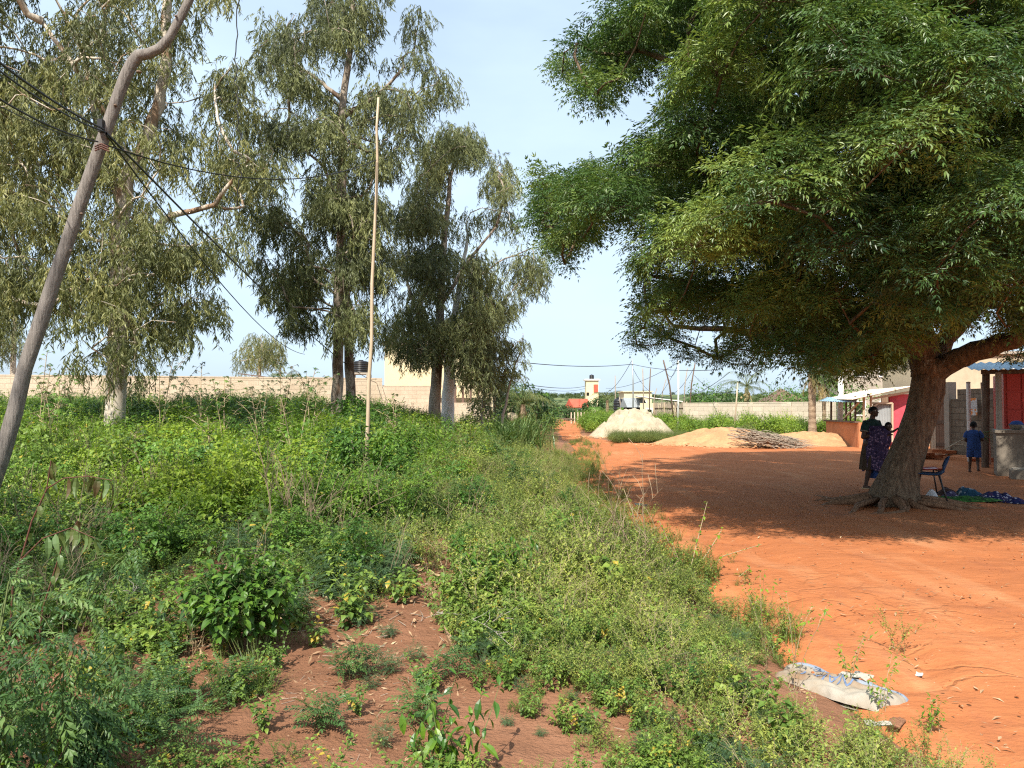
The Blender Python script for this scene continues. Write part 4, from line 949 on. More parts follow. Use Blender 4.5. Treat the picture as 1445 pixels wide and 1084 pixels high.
# brown roofed shed behind the field wall
def house(name, label, cat, c, size, mats, rz=0, roof=None, wins=(), doors=(), parapet=.25):
    r = thing(name, label, cat, c, rz); sx, sy, sz = size
    g = Geo(); g.box((0, 0, sz / 2), size); part('wall', g, mats[0], r)
    if roof == 'flat':
        g = Geo(); g.box((0, 0, sz + .06), (sx + .3, sy + .3, .12)); part('roof', g, mats[1], r)
    elif roof == 'mono':
        g = Geo(); g.box((0, 0, sz + .35), (sx + .6, sy + .6, .06), M=Matrix.Rotation(.12, 3, 'Y')); part('roof', g, mats[1], r)
    elif roof == 'gable':
        g = Geo(); h = sy * .38; w = sx / 2 + .3; d = sy / 2 + .3
        g.add([(-w, -d, sz), (w, -d, sz), (w, 0, sz + h), (-w, 0, sz + h), (-w, d, sz), (w, d, sz)], [(0, 1, 2, 3), (3, 2, 5, 4)], [(0, 3, 4), (1, 5, 2)]); part('roof', g, mats[1], r)
    elif roof == 'hip':
        g = Geo(); h = sy * .4; w = sx / 2 + .4; d = sy / 2 + .4; q = max(.1, w - d)
        g.add([(-w, -d, sz), (w, -d, sz), (w, d, sz), (-w, d, sz), (-q, 0, sz + h), (q, 0, sz + h)], [(0, 1, 5, 4), (2, 3, 4, 5), (3, 2, 1, 0)], [(1, 2, 5), (3, 0, 4)]); part('roof', g, mats[1], r)
    for (x, z, w, h) in wins:
        g = Geo(); g.box((x, -sy / 2 - .015, z), (w, .05, h)); wv = part('window', g, 'dark', r)
        g = Geo()
        for (dx, dz, ww, hh) in ((0, h / 2 + .04, w + .16, .08), (0, -h / 2 - .04, w + .16, .08), (-w / 2 - .04, 0, .08, h), (w / 2 + .04, 0, .08, h)): g.box((x + dx, -sy / 2 - .03, z + dz), (ww, .09, hh))
        f = part('frame', g, 'white', wv)
    for (x, w, h, mt) in doors:
        g = Geo(); g.box((x, -sy / 2 - .02, h / 2), (w, .06, h)); part('door', g, mt, r)
    return r
house('shed', 'low brown roofed shed just behind the sandy block wall', 'shed', (X(420, 48), 50, .7), (7, 3, 2.25), ('grey', 'brownroof'), 0, 'mono', wins=((1.5, 1.4, .8, .7),))
# cream house with its block walls
c = thing('cream_house', 'two-storey cream house half hidden by the eucalyptus leaves', 'house', (X(606, 46), 46, .3))
g = Geo(); g.box((0, 2.5, 2.55), (5.4, 5, 5.1)); part('wall', g, 'cream', c)
g = Geo(); g.box((0, 2.5, 5.19), (5.7, 5.3, .18)); part('roof', g, 'grey', c)
for (x, z) in ((1.0, 3.9),):
    g = Geo(); g.box((x, -.02, z), (1, .05, 1.0)); w = part('window', g, 'dark', c); g = Geo(); g.box((x, -.05, z - .55), (1.2, .16, .08)); part('sill', g, 'white', w)
wallrun('block_wall', 'short sandy block wall below the cream house', (X(536, 42), 42), (X(616, 42), 42), .1, 2.75, .18, 'lblock', 0)
c = thing('balustrade_house', 'low cream house with a row of red brown pillars', 'house', (X(658, 44), 44, .1))
g = Geo(); g.box((0, 2, 2.15), (3.0, 3, 4.3)); part('wall', g, 'cream', c)
g = Geo(); g.box((-.25, -.2, 1.05), (3.4, .3, 1.5)); part('parapet', g, 'lblock', c)
for k in range(6): g = Geo(); g.box((-1.5 + k * .44, -.2, 2.25), (.12, .2, .9)); part('pillar', g, 'brownroof', c)
g = Geo(); g.box((-.3, -.2, 2.73), (3.0, .26, .1)); part('rail', g, 'lblock', c)
c = thing('brick_hut', 'small red brown brick hut right of the pillared house', 'hut', (X(683, 50), 50, 0)); g = Geo(); g.box((0, 1, 1.25), (1.5, 2, 2.5)); part('wall', g, 'brownroof', c); g = Geo(); g.box((.2, -.02, 1.0), (.7, .06, 1.7)); part('door', g, 'dark', c); g = Geo(); g.box((0, 1, 2.55), (1.7, 2.2, .1)); part('roof', g, 'grey', c)
def tank(label, c, r, h, stand=0, group='black water tanks'):
    t = thing('water_tank', label, 'water tank', c, group=group); g = Geo(); pr = [(.01, 0), (r, 0)]
    for k in range(5): z = h * .8 * (k + 1) / 5; pr += [(r, z - .04 * h), (r * .94, z - .02 * h), (r, z)]
    pr += [(r * .8, h * .92), (r * .3, h * .98)]; g.lathe((0, 0, stand), pr, 20); part('barrel', g, 'black', t, True)
    g = Geo(); g.lathe((0, 0, stand), [(r * .3, h * .97), (r * .3, h * 1.03), (.01, h * 1.04)], 14); part('lid', g, 'black', t)
    if stand:
        g = Geo(); g.box((0, 0, stand - .05), (2.2 * r, 2.2 * r, .1)); part('platform', g, 'grey', t)
        for a in (-1, 1):
            for b in (-1, 1): g = Geo(); g.box((a * r, b * r, (stand - .1) / 2), (.12, .12, stand - .1)); part('leg', g, 'grey', t)
    return t
tank('black water tank on a stand between the tall eucalyptus and the cream house', (X(509, 46), 46, .6), .48, .75, 3.1)
# ---- far end of the road
D = 125; zb = Hs(X(836, D), D)
c = thing('tower_house', 'tall narrow cream house with a red shutter at the end of the track', 'house', (X(836, D), D, zb))
zt = Z(537, D) - zb
g = Geo(); g.box((0, 1.2, zt / 2), (2.0, 2.4, zt)); part('wall', g, 'cream', c)
g = Geo(); g.box((0, 1.2, zt + .12), (2.5, 2.9, .24)); part('roof', g, 'white', c)
g = Geo(); g.box((.55, -.03, zt - 1.3), (.7, .08, 1.3)); part('shutter', g, 'redroof', c)
g = Geo(); g.box((-.75, -.03, zt - 2.2), (.4, .08, .5)); part('window', g, 'dark', c)
tank('black water tank on top of the tall narrow house', (X(836, D), D + 1, zb + zt + .24), .38, .75)
def fsz(px0, px1, D): return (px1 - px0) / F * D
D = 110; zb = Hs(X(815, D), D); h1 = Z(575, D) - zb
house('red_roofed_house', 'small house with a red tiled roof left of the tower house', 'house', (X(816, D), D, zb), (fsz(806, 828, D), 3.2, max(1.5, h1)), ('cream', 'redroof'), .25, 'gable', wins=((-.4, 1.2, .5, .6),))
house('market_shed', 'long low red roof far down in the green valley', 'shed', (X(780, 620), 620, Hs(X(780, 620), 620)), (12, 8, 4), ('cream', 'redroof'), 0, 'gable')
D = 85; house('cream_building', 'flat roofed cream building beyond the black tank', 'building', (X(896, D), D, 0), (fsz(878, 916, D), 4, Z(554, D)), ('cream', 'cream'), 0, 'flat', wins=((.6, 2.0, .5, .6), (-.8, 2.0, .5, .6)))
D = 66; tank('upright black tank beside the far palm', (X(873, 74), 74, .0), .5, 1.7, .9)
D = 62; house('tin_shed', 'small shed with a grey tin roof behind the pale sand heap', 'shed', (X(894, D), D, 0), (fsz(885, 904, D), 2, Z(575, D)), ('dark', 'tin'), .1, 'gable')
D = 60; house('long_building', 'long cream building with a thin white roof behind the pole cluster', 'building', (X(921, D) + .8, D + 2, 0), (fsz(898, 952, D), 3, Z(569, D)), ('cream', 'white'), -.12, 'mono', wins=((-.8, 1.3, .4, .4),))
# upright reed fence
a, b = Vector((X(924, 56), 56, 0)), Vector((X(970, 53), 53, 0)); L = (b - a).length
c = thing('reed_fence', 'grey fence of upright reeds left of the pale block wall', 'fence', a, math.atan2(b.y - a.y, b.x - a.x))
g = Geo()
for k in range(70): x = L * k / 69; g.tube([(x, R.uniform(-.03, .03), -.1), (x + R.uniform(-.03, .03), R.uniform(-.04, .04), 1.95 + R.uniform(-.12, .15))], .028, 5)
part('reed_panel', g, 'twig', c)
for k in range(3):
    g = Geo(); g.tube([(0, -.05, .4 + k * .6), (L, -.05, .4 + k * .6)], .03, 6); part('rail', g, 'darkwood', c)
for k in range(4):
    g = Geo(); g.tube([(L * k / 3, -.08, -.1), (L * k / 3, -.08, 2.0)], .06, 8); part('post', g, 'palewood', c)
# village houses behind the neem
D = 60; house('unfinished_building', 'tall grey building seen through the lower leaves of the neem', 'building', (X(1242, D), D + 3, 0), (fsz(1196, 1300, D), 6, Z(496, D)), ('grey', 'grey'), 0, 'flat', wins=((-1.6, 4.6, .8, 1.0), (.4, 4.6, .8, 1.0), (-1.6, 1.6, .8, 1), (.4, 1.6, .8, 1)))
D = 68; house('brown_roofed_house', 'brown roofed house beyond the pale block wall', 'house', (X(1102, D), D, 0), (fsz(1076, 1128, D), 4, Z(574, D)), ('pink', 'brownroof'), .1, 'hip', wins=((0, 1.2, .6, .6),))
# ---- the wayside stall
c = thing('wayside_stall', 'open stall with orange mud half wall, leaning pale tin roof and pink end', 'stall', (13.94, 31, 0)); o = Vector((13.94, 31, 0)); inv = lambda q: q - o
PL = Vector((X(1165, 36.5), 36.5, 0)) - o; rz = math.atan2(PL.y, PL.x); n = 24
g = Geo(); d = PL.normalized(); nrm = Vector((-d.y, d.x, 0)); Pg = []
for s in (0, .16):
    row = [[tuple(d * (PL.length * i / n) - nrm * s + nrm * .03 * (vn(np.array([i * .5]), np.array([z * 3.]), 3)[0] - .5) + Vector((0, 0, z + (.02 * math.sin(i) if z > .9 else 0)))) for z in (-.1, .15, .4, .7, .98)] for i in range(n + 1)]
    Pg.append(row); g.grid(np.array(row))
g.grid(np.array([[Pg[0][i][-1], Pg[1][i][-1]] for i in range(n + 1)])); g.grid(np.array([[p for p in Pg[0][0]], [p for p in Pg[1][0]]]))
part('half_wall', g, 'mud', c, False)
g = Geo(); g.box((.22, .05, .46), (.42, .2, 1.08)); part('half_wall', g, 'mud', c)
g = Geo(); g.bar((0, .05, 1.02), tuple(PL + Vector((0, 0, 1.0))), .2, .07); part('counter_rail', g, 'darkwood', c)
for (px, dd, mt, top, rr) in ((1172, 35.8, 'darkwood', 2.02, .05), (1193, 33.2, 'darkwood', 2.05, .045), (1199, 32.5, 'darkwood', 2.05, .04), (1206, 31.7, 'darkwood', 2.08, .045), (1218, 31, 'palewood', 2.1, .05), (1228, 31, 'palewood', 2.2, .05)):
    q = Vector((X(px, dd), dd, 0)) - o; g = Geo(); g.tube([q, q + Vector((.04, 0, top))], rr, 8); part('post', g, mt, c)
g = Geo(); g.bar(at(1190, 592, 33.5) - o, at(1212, 568, 31) - o, .06); part('brace', g, 'palewood', c)
def sheet(c4, mat, wav=26, amp=.02, nm='roof', th=.03, parent=None):
    A, B, C_, D_ = [Vector(p) for p in c4]; g = Geo(); n = wav * 4; nr = (B - A).cross(D_ - A).normalized(); rows = []
    for i in range(n + 1):
        u = i / n; w = amp * math.sin(u * wav * 6.283); rows.append([tuple(A.lerp(B, u).lerp(D_.lerp(C_, u), v) + nr * w) for v in (0, .33, .66, 1)])
    g.grid(np.array(rows)); lo = [[tuple(Vector(p) - nr * th * .2) for p in r_] for r_ in rows]; g.grid(np.array(lo)); return part(nm, g, mat, parent)
sheet([at(1203, 564, 30.4) - o, at(1166, 563, 36.8) - o, at(1222, 551, 37.5) - o, at(1290, 545, 31) - o], 'tinpale', parent=c)
sheet([at(1206, 568, 30.6) - o, at(1156, 566, 36.8) - o, at(1168, 561, 36.4) - o, at(1212, 562, 30.9) - o], 'tinblue', 14, .025, 'eave_sheet', parent=c)
sheet([at(1229, 626, 31.2) - o, at(1258, 624, 31.3) - o, at(1258, 570, 31.3) - o, at(1232, 570, 31.2) - o], 'tin', 12, .015, 'door_panel', parent=c)
g = Geo(); A_, B_, C2, D2 = at(1229, 569, 31.1) - o, at(1259, 569, 31.2) - o, at(1259, 624, 31.2) - o, at(1229, 569, 31.1) - o
g.bar(A_, B_, .07); g.bar(B_, C2, .07); g.bar(at(1229, 569, 31.1) - o, at(1229, 630, 31.1) - o, .07); g.bar(at(1229, 576, 31.05) - o, at(1240, 569, 31.05) - o, .05); part('door_frame', g, 'palewood', c)
g = Geo(); q = at(1274, 590, 31.4) - o; g.box((q.x, q.y + .2, 1.0), (.9, .14, 2.3)); part('end_wall', g, 'pink', c)
g = Geo(); q2 = Vector((X(1235, 36.5), 36.6, 0)) - o; g.box((q2.x + .9, q2.y, 1.1), (1.1, .1, 2.2)); part('back_wall', g, 'door', c)
g = Geo(); g.bar(at(1229, 563, 31) - o, at(1290, 552, 31.4) - o, .08); part('beam', g, 'palewood', c)
# planks, door and pillar between stall and block house
c = thing('plank_fence', 'orange brown plank fence between trunk and wooden door', 'fence', (X(1288, 29), 29, 0)); L = X(1320, 27) - X(1288, 29)
for k in range(7):
    g = Geo(); g.box((L * (k + .5) / 7, -2 * (k + .5) / 7, .95 + R.uniform(-.05, .05)), (L / 7 - .012, .04, 1.9), rz=-.9 + .9); part('board', g, 'plank', c)
for z in (.5, 1.5): g = Geo(); g.bar((0, .06, z), (L, -1.94, z), .05, .09); part('rail', g, 'darkwood', c)
c = thing('gate_door', 'old brown wooden door beside the grey block pillar', 'door', (X(1319, 26), 26, 0))
w = X(1335, 26) - X(1319, 26)
for k in range(3): g = Geo(); g.box((w * (k + .5) / 3, 0, 1.0), (w / 3 - .008, .045, 1.95)); part('plank', g, 'door', c)
for z in (.35, 1.1, 1.8): g = Geo(); g.box((w / 2, -.035, z), (w - .02, .03, .1)); part('batten', g, 'darkwood', c)
g = Geo(); g.box((-.06, 0, 1.05), (.1, .1, 2.1)); part('jamb', g, 'palewood', c)
# block house
A_, B_ = Vector((X(1338, 24.6), 24.6, 0)), Vector((X(1412, 22.3), 22.3, 0)); L = (B_ - A_).length
c = thing('block_house', 'weathered grey block wall of an unfinished house beside the red shop', 'house', A_, math.atan2(B_.y - A_.y, B_.x - A_.x))
g = Geo(); g.box((.10, 0, 1.2), (.24, .26, 2.4)); part('corner_pillar', g, 'grey', c)
g = Geo(); g.box((.22 + .25, .02, .93), (.5, .16, 1.86)); g.box((.72 + (L - .72) / 2, .02, 1.08), (L - .72, .16, 2.16)); part('wall', g, 'dblock', c)
g = Geo(); g.box((.62, .03, 2.01), (.22, .15, .3)); part('loose_block', g, 'dblock', c)
for k in range(2): g = Geo(); g.box((.2 + (L - .2) / 2, -.2 - .3 * k, .05 - .0 * k), (L - .6 - .5 * k, .3, .14 - .06 * k)); part('step', g, 'mud', c)
c2 = thing('slab_heap', 'flat red stone slabs lying at the foot of the wooden door', 'stones', (X(1322, 24), 24, 0)); 
for k in range(4): g = Geo(); g.box((R.uniform(-.5, .4), R.uniform(-.3, .3), .06 + .07 * k), (.75 - .08 * k, .5, .09), rz=R.uniform(-.4, .4)); part('slab', g, 'mud', c2)
D = 33; house('cream_building', 'cream building rising behind the weathered block wall', 'building', (X(1385, D), D + 2, 0), (4.6, 4, Z(500, D)), ('dull', 'grey'), 0, 'flat', wins=((1.7, 2.9, .6, .7),))
q = thing('marker_post', 'thin white post in front of the weathered block wall', 'post', (X(1367, 22.6), 22.6, 0)); g = Geo(); g.tube([(0, 0, -.1), (.0, 0, 2.3)], .055, 10); part('shaft', g, 'white', q); g = Geo(); g.lathe((0, 0, 2.3), [(.055, 0), (.06, .01), (.06, .04), (.005, .05)], 10); part('cap', g, 'grey', q)
# paper poster on the block wall
def poster_mat():
    t = NT('poster_paper'); v = t.obj(); sp = t.n('ShaderNodeSeparateXYZ'); t.l(v, sp.inputs[0])
    col = (.62, .60, .57); bands = t.math('LESS_THAN', sp.outputs[2], -.07); up = t.math('GREATER_THAN', sp.outputs[2], .17)
    n = t.noise(v, 9, 2); org = t.math('MULTIPLY', t.math('GREATER_THAN', n, .48), t.math('ADD', bands, up, True))
    wv = t.n('ShaderNodeTexWave'); wv.inputs['Scale'].default_value = 9; wv.inputs['Distortion'].default_value = 6; t.l(t.scale(v, (.4, 1, 1)), wv.inputs[0]); wv.bands_direction = 'Z'
    ln = t.math('MULTIPLY', t.math('GREATER_THAN', wv.outputs['Fac'], .72), t.math('SUBTRACT', 1, t.math('ADD', bands, up, True)))
    return t.done(t.bsdf(t.mix(t.math('MULTIPLY', ln, .7), t.mix(org, col, (.66, .24, .07)), (.28, .27, .27)), .8))
q = thing('poster', 'white paper poster with orange blocks pinned to the block wall', 'poster', at(1374, 574, 23.1), math.atan2(B_.y - A_.y, B_.x - A_.x))
g = Geo(); rows = [[(x, -.02 + .01 * math.sin(x * 14 + z * 9), z) for z in np.linspace(-.26, .26, 6)] for x in np.linspace(-.17, .17, 6)]; g.grid(np.array(rows)); g.grid(np.array(rows) + np.array([0, .004, 0])); part('paper', g, poster_mat(), q)
q = thing('plank', 'pale plank leaning on the block wall near the red shop', 'plank', (X(1393, 21.6), 21.6, 0)); g = Geo(); g.bar((0, 0, 0), (.25, .55, 2.3), .16, .04, up=(0, 1, 0)); g.bar((.02, -.03, .3), (.1, .12, .9), .02, .02); part('board', g, 'palewood', q)
# red shop
sx = X(1417, 20)
c = thing('red_shop', 'red metal kiosk with blue sheet roof at the edge of the yard', 'kiosk', (sx, 20, 0), -.46)
g = Geo(); g.box((2, 1.2, 1.28), (4.0, 2.3, 2.4)); part('wall', g, 'redmetal', c)
for i in range(5):
    for k in range(12): 
        g = Geo() if (i, k) == (0, 0) else g
        g.box((.22 + k * .33, .035, .32 + i * .48), (.29, .03, .43))
part('door_panels', g, 'redmetal', c)
g = Geo(); g.tube([(-.12, -.05, 0), (-.12, -.05, 2.5)], .07, 8); part('post', g, 'grey', c)
g = Geo(); g.tube([(-.42, .3, 0), (-.36, .3, 2.5)], .09, 8); part('post', g, 'darkwood', c)
g = Geo(); g.box((1.8, 0, 2.52), (4.6, .1, .12)); part('beam', g, 'darkwood', c)
sheet([(-.75, -.5, 2.56), (4.4, -.5, 2.56), (4.4, 2.6, 2.9), (-.75, 2.6, 2.9)], 'tinblue', 24, .025, parent=c)
cx = X(1405, 17.8)
c = thing('block_counter', 'stained concrete block counter standing before the red shop', 'counter', (cx, 17.8, 0), -.50); g = Geo(); g.box((1.9, .5, .5), (3.8, 1.0, 1.0)); part('body', g, 'concrete', c); g = Geo(); g.box((1.9, .48, 1.03), (3.86, 1.08, .07)); part('slab_top', g, 'concrete', c)
c = thing('step_block', 'low concrete step at the foot of the block counter', 'step', (X(1425, 16.9), 16.9, 0), -.5); g = Geo(); g.box((1, .3, .1), (2, .6, .22)); g2 = Geo(); g2.box((.9, .35, .22), (1.7, .45, .03)); part('block', g, 'concrete', c); part('worn_top', g2, 'grey', c)
def bowl(label, x, y, z, r, h, mat, fill):
    t = thing('bowl', label, 'bowl', (x, y, z), group='bowls on the concrete counter'); g = Geo(); g.lathe((0, 0, 0), [(.01, .005), (r * .5, 0), (r * .8, h * .4), (r, h), (r * 1.04, h * 1.02), (r * .94, h * .97), (r * .7, h * .4)], 18); part('basin', g, mat, t, True)
    if fill:
        g = Geo(); g.lathe((0, 0, 0), [(r * .93, h * .9), (r * .8, h * 1.2), (r * .55, h * 1.6), (r * .2, h * 1.75), (.01, h * 1.7)], 14); part('folded_cloth', g, fill, t)
bowl('metal bowl heaped with dark blue cloth on the concrete counter', X(1434, 17.95), 17.95, 1.065, .17, .12, 'grey', 'bluecloth')
bowl('smaller pale bowl at the picture edge of the concrete counter', X(1449, 17.6), 17.6, 1.065, .11, .1, 'white', None)
# ---- poles and wires
def _p(): pass
def pole(name, label, pts, mat, group=None, n=10, caps=True, cat='pole'):
    b = pts[0][0]; t = thing(name, label, cat, b, group=group); g = Geo(); g.tube([p - b for p, r in pts], [r for p, r in pts], n, jit=.03); part('shaft', g, mat, t, True); return t
DP = 8.0
pts = [(p_, r_ * .74) for p_, r_ in [(on(-46, DP, -.2), .112), (at(4, 640, DP), .104), (at(21, 580, DP), .103), (at(35, 520, DP), .098), (at(56, 460, DP), .097), (at(75, 400, DP), .093), (at(94, 345, DP), .091), (at(112, 290, DP), .088), (at(130, 240, DP), .086), (at(146, 195, DP), .083), (at(165, 140, DP), .080), (at(177, 108, DP), .081), (at(186, 90, DP), .082), (at(196, 78, DP), .081), (at(210, 76, DP), .074), (at(226, 68, DP), .066), (at(240, 52, DP), .062), (at(254, 26, DP), .058), (at(270, -6, DP), .055), (at(290, -60, DP), .05), (at(300, -120, DP), .04)]]
lp = pole('leaning_pole', 'thick grey crooked wooden pole leaning right with cables tied to it', pts, 'polewood', n=26, cat='utility pole')
b0 = pts[0][0]
for (px, py, rr) in ((196, 103, .03), (163, 150, .02), (115, 303, .018), (100, 355, .015), (248, 24, .015)):
    g = Geo(); q = at(px, py, DP - .06) - b0; g.lathe(q, [(.001, 0)] + [(rr, 0.004), (rr * .8, .02), (.001, .025)], 10); part('knot', g, 'darkwood', lp)
g = Geo(); q = at(143, 178, DP - .08) - b0; g.box(q, (.05, .07, .13)); part('insulator', g, 'black', lp)
g = Geo(); q = at(140, 205, DP - .02) - b0
for k in range(3): g.tube([at(134, 207 + 3 * k, DP - .11) - b0, at(143, 203 + 3 * k, DP - .13) - b0, at(154, 208 + 3 * k, DP - .10) - b0], .008, 5)
part('wire_lashing', g, 'redstem', lp)
pole('bamboo_pole', 'very tall thin pale pole standing alone in the weeds', [(on(516, 13.5, -.1), .036), (at(519, 600, 13.5), .034), (at(520.5, 540, 13.5), .032), (at(524.5, 480, 13.5), .030), (at(525, 400, 13.5), .030), (at(528.5, 330, 13.5), .027), (at(531, 280, 13.5), .026), (at(532.5, 220, 13.5), .024), (at(531.5, 180, 13.5), .022), (at(534, 138, 13.5), .019)], 'palewood')
UT = [('upright grey pole beside the tin shed', 893, 577, 892, 506, 58, .065, 'tin'), ('thin dark pole next to the upright grey pole', 908, 585, 907, 520, 57, .05, 'twig'), ('short dark pole left of the brown leaning stick', 916, 585, 918, 520, 56, .05, 'darkwood'),
      ('crooked brown stick leaning left with a bark tip', 953, 580, 936, 508, 50, .06, 'darkwood'), ('white painted upright pole in front of the reed fence', 956, 590, 957, 508, 49, .065, 'white'), ('pale slender pole leaning right beside the white pole', 964, 570, 970, 520, 54, .04, 'twig'),
      ('dark pole leaning right above the start of the block wall', 971, 572, 981, 512, 54, .055, 'darkwood'), ('thin stick leaning right behind the brown stick', 931, 570, 940, 535, 57, .035, 'twig'), ('small bent stick low between the dark poles', 919, 568, 927, 548, 56, .035, 'twig'),
      ('bare pole beyond the bushes left of the black tank', 868, 585, 868, 530, 80, .06, 'twig'), ('pale stick standing before the yellow fruited palm', 1035, 600, 1041, 540, 46, .05, 'palewood'), ('grey stick rising from the bushes by the papaya', 876, 582, 874, 560, 66, .05, 'twig')]
for (lb, x0, y0, x1, y1, d, rr, mt) in UT:
    pole('utility_pole', lb, [(on(x0, d, -.1), rr), (at(x0 + (x1 - x0) * .5 + R.uniform(-1, 1), (y0 + y1) / 2, d), rr * .9), (at(x1, y1, d), rr * .75)], mt, 'poles round the reed fence')
pole('pipe_post', 'tall white plastic pipe standing behind the stall half wall', [(on(1184, 36.6, 0), .13), (at(1187, 522, 36.6), .12)], 'white', cat='pipe')
def wire(label, pts, r=.012, sag=0, group='cables strung across the sky', wob=0):
    P = []
    for i in range(len(pts) - 1):
        n = 14
        for k in range(n if i < len(pts) - 2 else n + 1):
            u = k / n; p = pts[i].lerp(pts[i + 1], u); p.z -= sag * 4 * u * (1 - u); P.append(p + Vector((R.gauss(0, wob), R.gauss(0, wob), 0)))
    b = P[0].copy(); g = Geo(); g.tube([p - b for p in P], r, 5, cap=False); o = obj('cable', g, M['wire'], None, True, b); tag(o, label, 'cable', group)
wire('thick black cable from the upper left into the leaning pole', [at(-60, 40, 5.2), at(146, 182, DP - .1)], .011, .06)
wire('second black cable just under the thick upper left cable', [at(-60, 52, 5.2), at(148, 186, DP - .1)], .008, .08)
wire('lower black cable tied to the leaning pole below the others', [at(-60, 100, 5.6), at(138, 200, DP - .1)], .009, .08)
wire('thin grey service wire below the lower black cable at left', [at(-60, 118, 6), at(112, 196, 12)], .006, .05)
wire('black cable running from the leaning pole down towards the cream house', [at(150, 188, DP - .1), at(545, 545, 45)], .014, .5)
wire('black cable from the leaning pole to the block wall by the trees', [at(150, 190, DP - .1), at(430, 500, 30)], .010, .5)
wire('slack cable from the leaning pole to the tall thin pole', [at(150, 205, DP - .1), at(531, 226, 13.45)], .008, .35)
wire('wavy dark cord hanging down among the eucalyptus branches', [at(338, -60, 17), at(334, 110, 17), at(338, 210, 17), at(336, 290, 17)], .013, 0, wob=.035)
wire('dark line from the eucalyptus saplings to the pole cluster', [at(640, 498, 34), at(892, 514, 58)], .022, .35)
wire('dark line from the pole cluster into the neem leaves', [at(892, 514, 58), at(1010, 522, 40)], .018, .2)
wire('faint line from the trees to the tower house', [at(745, 543, 60), at(826, 545, 124)], .03, .3)
wire('second faint line just under the first one to the tower house', [at(745, 546, 62), at(826, 548, 124)], .02, .4)
wire('slanting line from the far palm up to the grey pole', [at(860, 552, 80), at(892, 508, 58)], .02, .3)
wire('long slanting line rising right behind the poles', [at(855, 548, 90), at(960, 510, 49)], .018, .5)
wire('drooping line between the grey pole and the leaning dark pole', [at(893, 520, 58), at(981, 516, 54)], .015, 2.2)
wire('drooping line between the brown stick and the white pole', [at(936, 512, 50), at(957, 512, 49)], .012, .9)
wire('slanting line from the white pole down to the reed fence', [at(957, 514, 49), at(925, 565, 56)], .012, .2)
wire('line from the leaning dark pole to the palm behind the wall', [at(980, 530, 54), at(1038, 552, 46)], .014, .5)
wire('line rising from the wall start towards the neem', [at(930, 560, 54), at(1030, 525, 40)], .014, .6)
# ---- heaps
def heap(name, label, cat, c, rx, ry, h, mat, pw=1.3, seed=1, rz=0, lump=.12):
    n, m = 70, 130; P = []
    for i in range(n + 1):
        u = i / n; row = []
        for k in range(m + 1):
            a = 2 * math.pi * (k % m) / m; w = 1 + .22 * (vn(np.array([math.cos(a) * 1.7 + 5]), np.array([math.sin(a) * 1.7 + 5]), seed)[0] - .5)
            x, y = rx * u * w * math.cos(a), ry * u * w * math.sin(a); X_, Y_ = x * math.cos(rz) - y * math.sin(rz), x * math.sin(rz) + y * math.cos(rz)
            z = h * (1 - u ** pw) ** 1.15 + h * lump * (fbm(np.array([X_ * 1.3 + 9]), np.array([Y_ * 1.3 + 9]), seed, 5)[0] - .47) * math.sin(math.pi * min(1, u + .25)) * 2 - .16 * h * max(0, 1 - abs(fbm(np.array([X_ * 1.1 + 3]), np.array([Y_ * 1.1 + 5]), seed + 3, 4)[0] - .47) * 9) * min(1, 3 * (1 - u)) + .05 * (fbm(np.array([X_ * 5]), np.array([Y_ * 5]), seed + 8, 3)[0] - .45)
            row.append((X_, Y_, max(z, -.02) - (.05 if u > .97 else 0)))
        P.append(row)
    g = Geo(); g.grid(np.array(P)[:, ::-1]); o = obj(name, g, M[mat], None, True, c); return tag(o, label, cat, None)
heap('sand_heap', 'tall whitish sand heap beside the track with grass at its foot', 'sand heap', (X(893, 43), 43, -.03), 2.6, 2.4, 1.6, 'sand', 1.9, 3, lump=.25)
heap('sand_heap', 'wide orange sand mound at the back of the yard left of the brushwood', 'sand heap', (X(1015, 33.4), 33.4, -.03), 3.0, 2.6, .82, 'osand', 1.6, 7, lump=.22)
heap('sand_heap', 'lower orange sand mound behind the brushwood beside the stall', 'sand heap', (X(1140, 34.3), 34.3, -.03), 2.6, 2.2, .62, 'osand', 1.8, 12)
heap('earth_pile', 'small bright red earth pile by the far bushes left of the track', 'earth pile', (X(737, 56), 56, Hs(X(737, 56), 56) - .05), .9, .7, 1.15, 'road', 1.3, 5)
for (px, py, d, s, lb) in ((709, 590, 50, .34, 'pale boulder at the foot of the arching sapling'), (722, 588, 50, .42, 'larger pale boulder left of the red earth pile'), (775, 588, 80, .55, 'rounded pale boulder at the verge of the far track'), (690, 590, 44, .3, 'white rubble stone below the dark green bush')):
    g = Geo(); b = on(px, d, .0); q = []
    bm = bmesh.new(); bmesh.ops.create_icosphere(bm, subdivisions=3, radius=s)
    for v in bm.verts: v.co *= .75 + .5 * float(fbm(np.array([v.co.x * 2 + 7 + px]), np.array([v.co.y * 2 + v.co.z * 2 + 7]), 4, 3)[0]); v.co.z *= .9
    me = bpy.data.meshes.new('boulder'); bm.to_mesh(me); bm.free(); me.materials.append(M['sand']); o = obj('boulder', me, None, None, False, b + Vector((0, 0, Z(py, d) - b.z - .2 * s))); tag(o, lb, 'boulder', 'pale boulders along the far track')
def clods(g, i):
    for k in range(10):
        s = R.uniform(.02, .07); g.lathe((R.gauss(0, .4), R.gauss(0, .4), s * .3), [(.001, -s * .6), (s * R.uniform(.7, 1.2), -s * .2), (s * .8, s * .4), (.001, s * .6)], 7)
n = 70; a = G.uniform(0, 6.3, n); px_ = np.concatenate([X(893, 43) + 2.5 * np.cos(a[:30]), X(1015, 33.4) + 3.0 * np.cos(a[30:])]); py_ = np.concatenate([43 - 2.5 * np.abs(np.sin(a[:30])), 33.4 - 2.6 * np.abs(np.sin(a[30:]))])
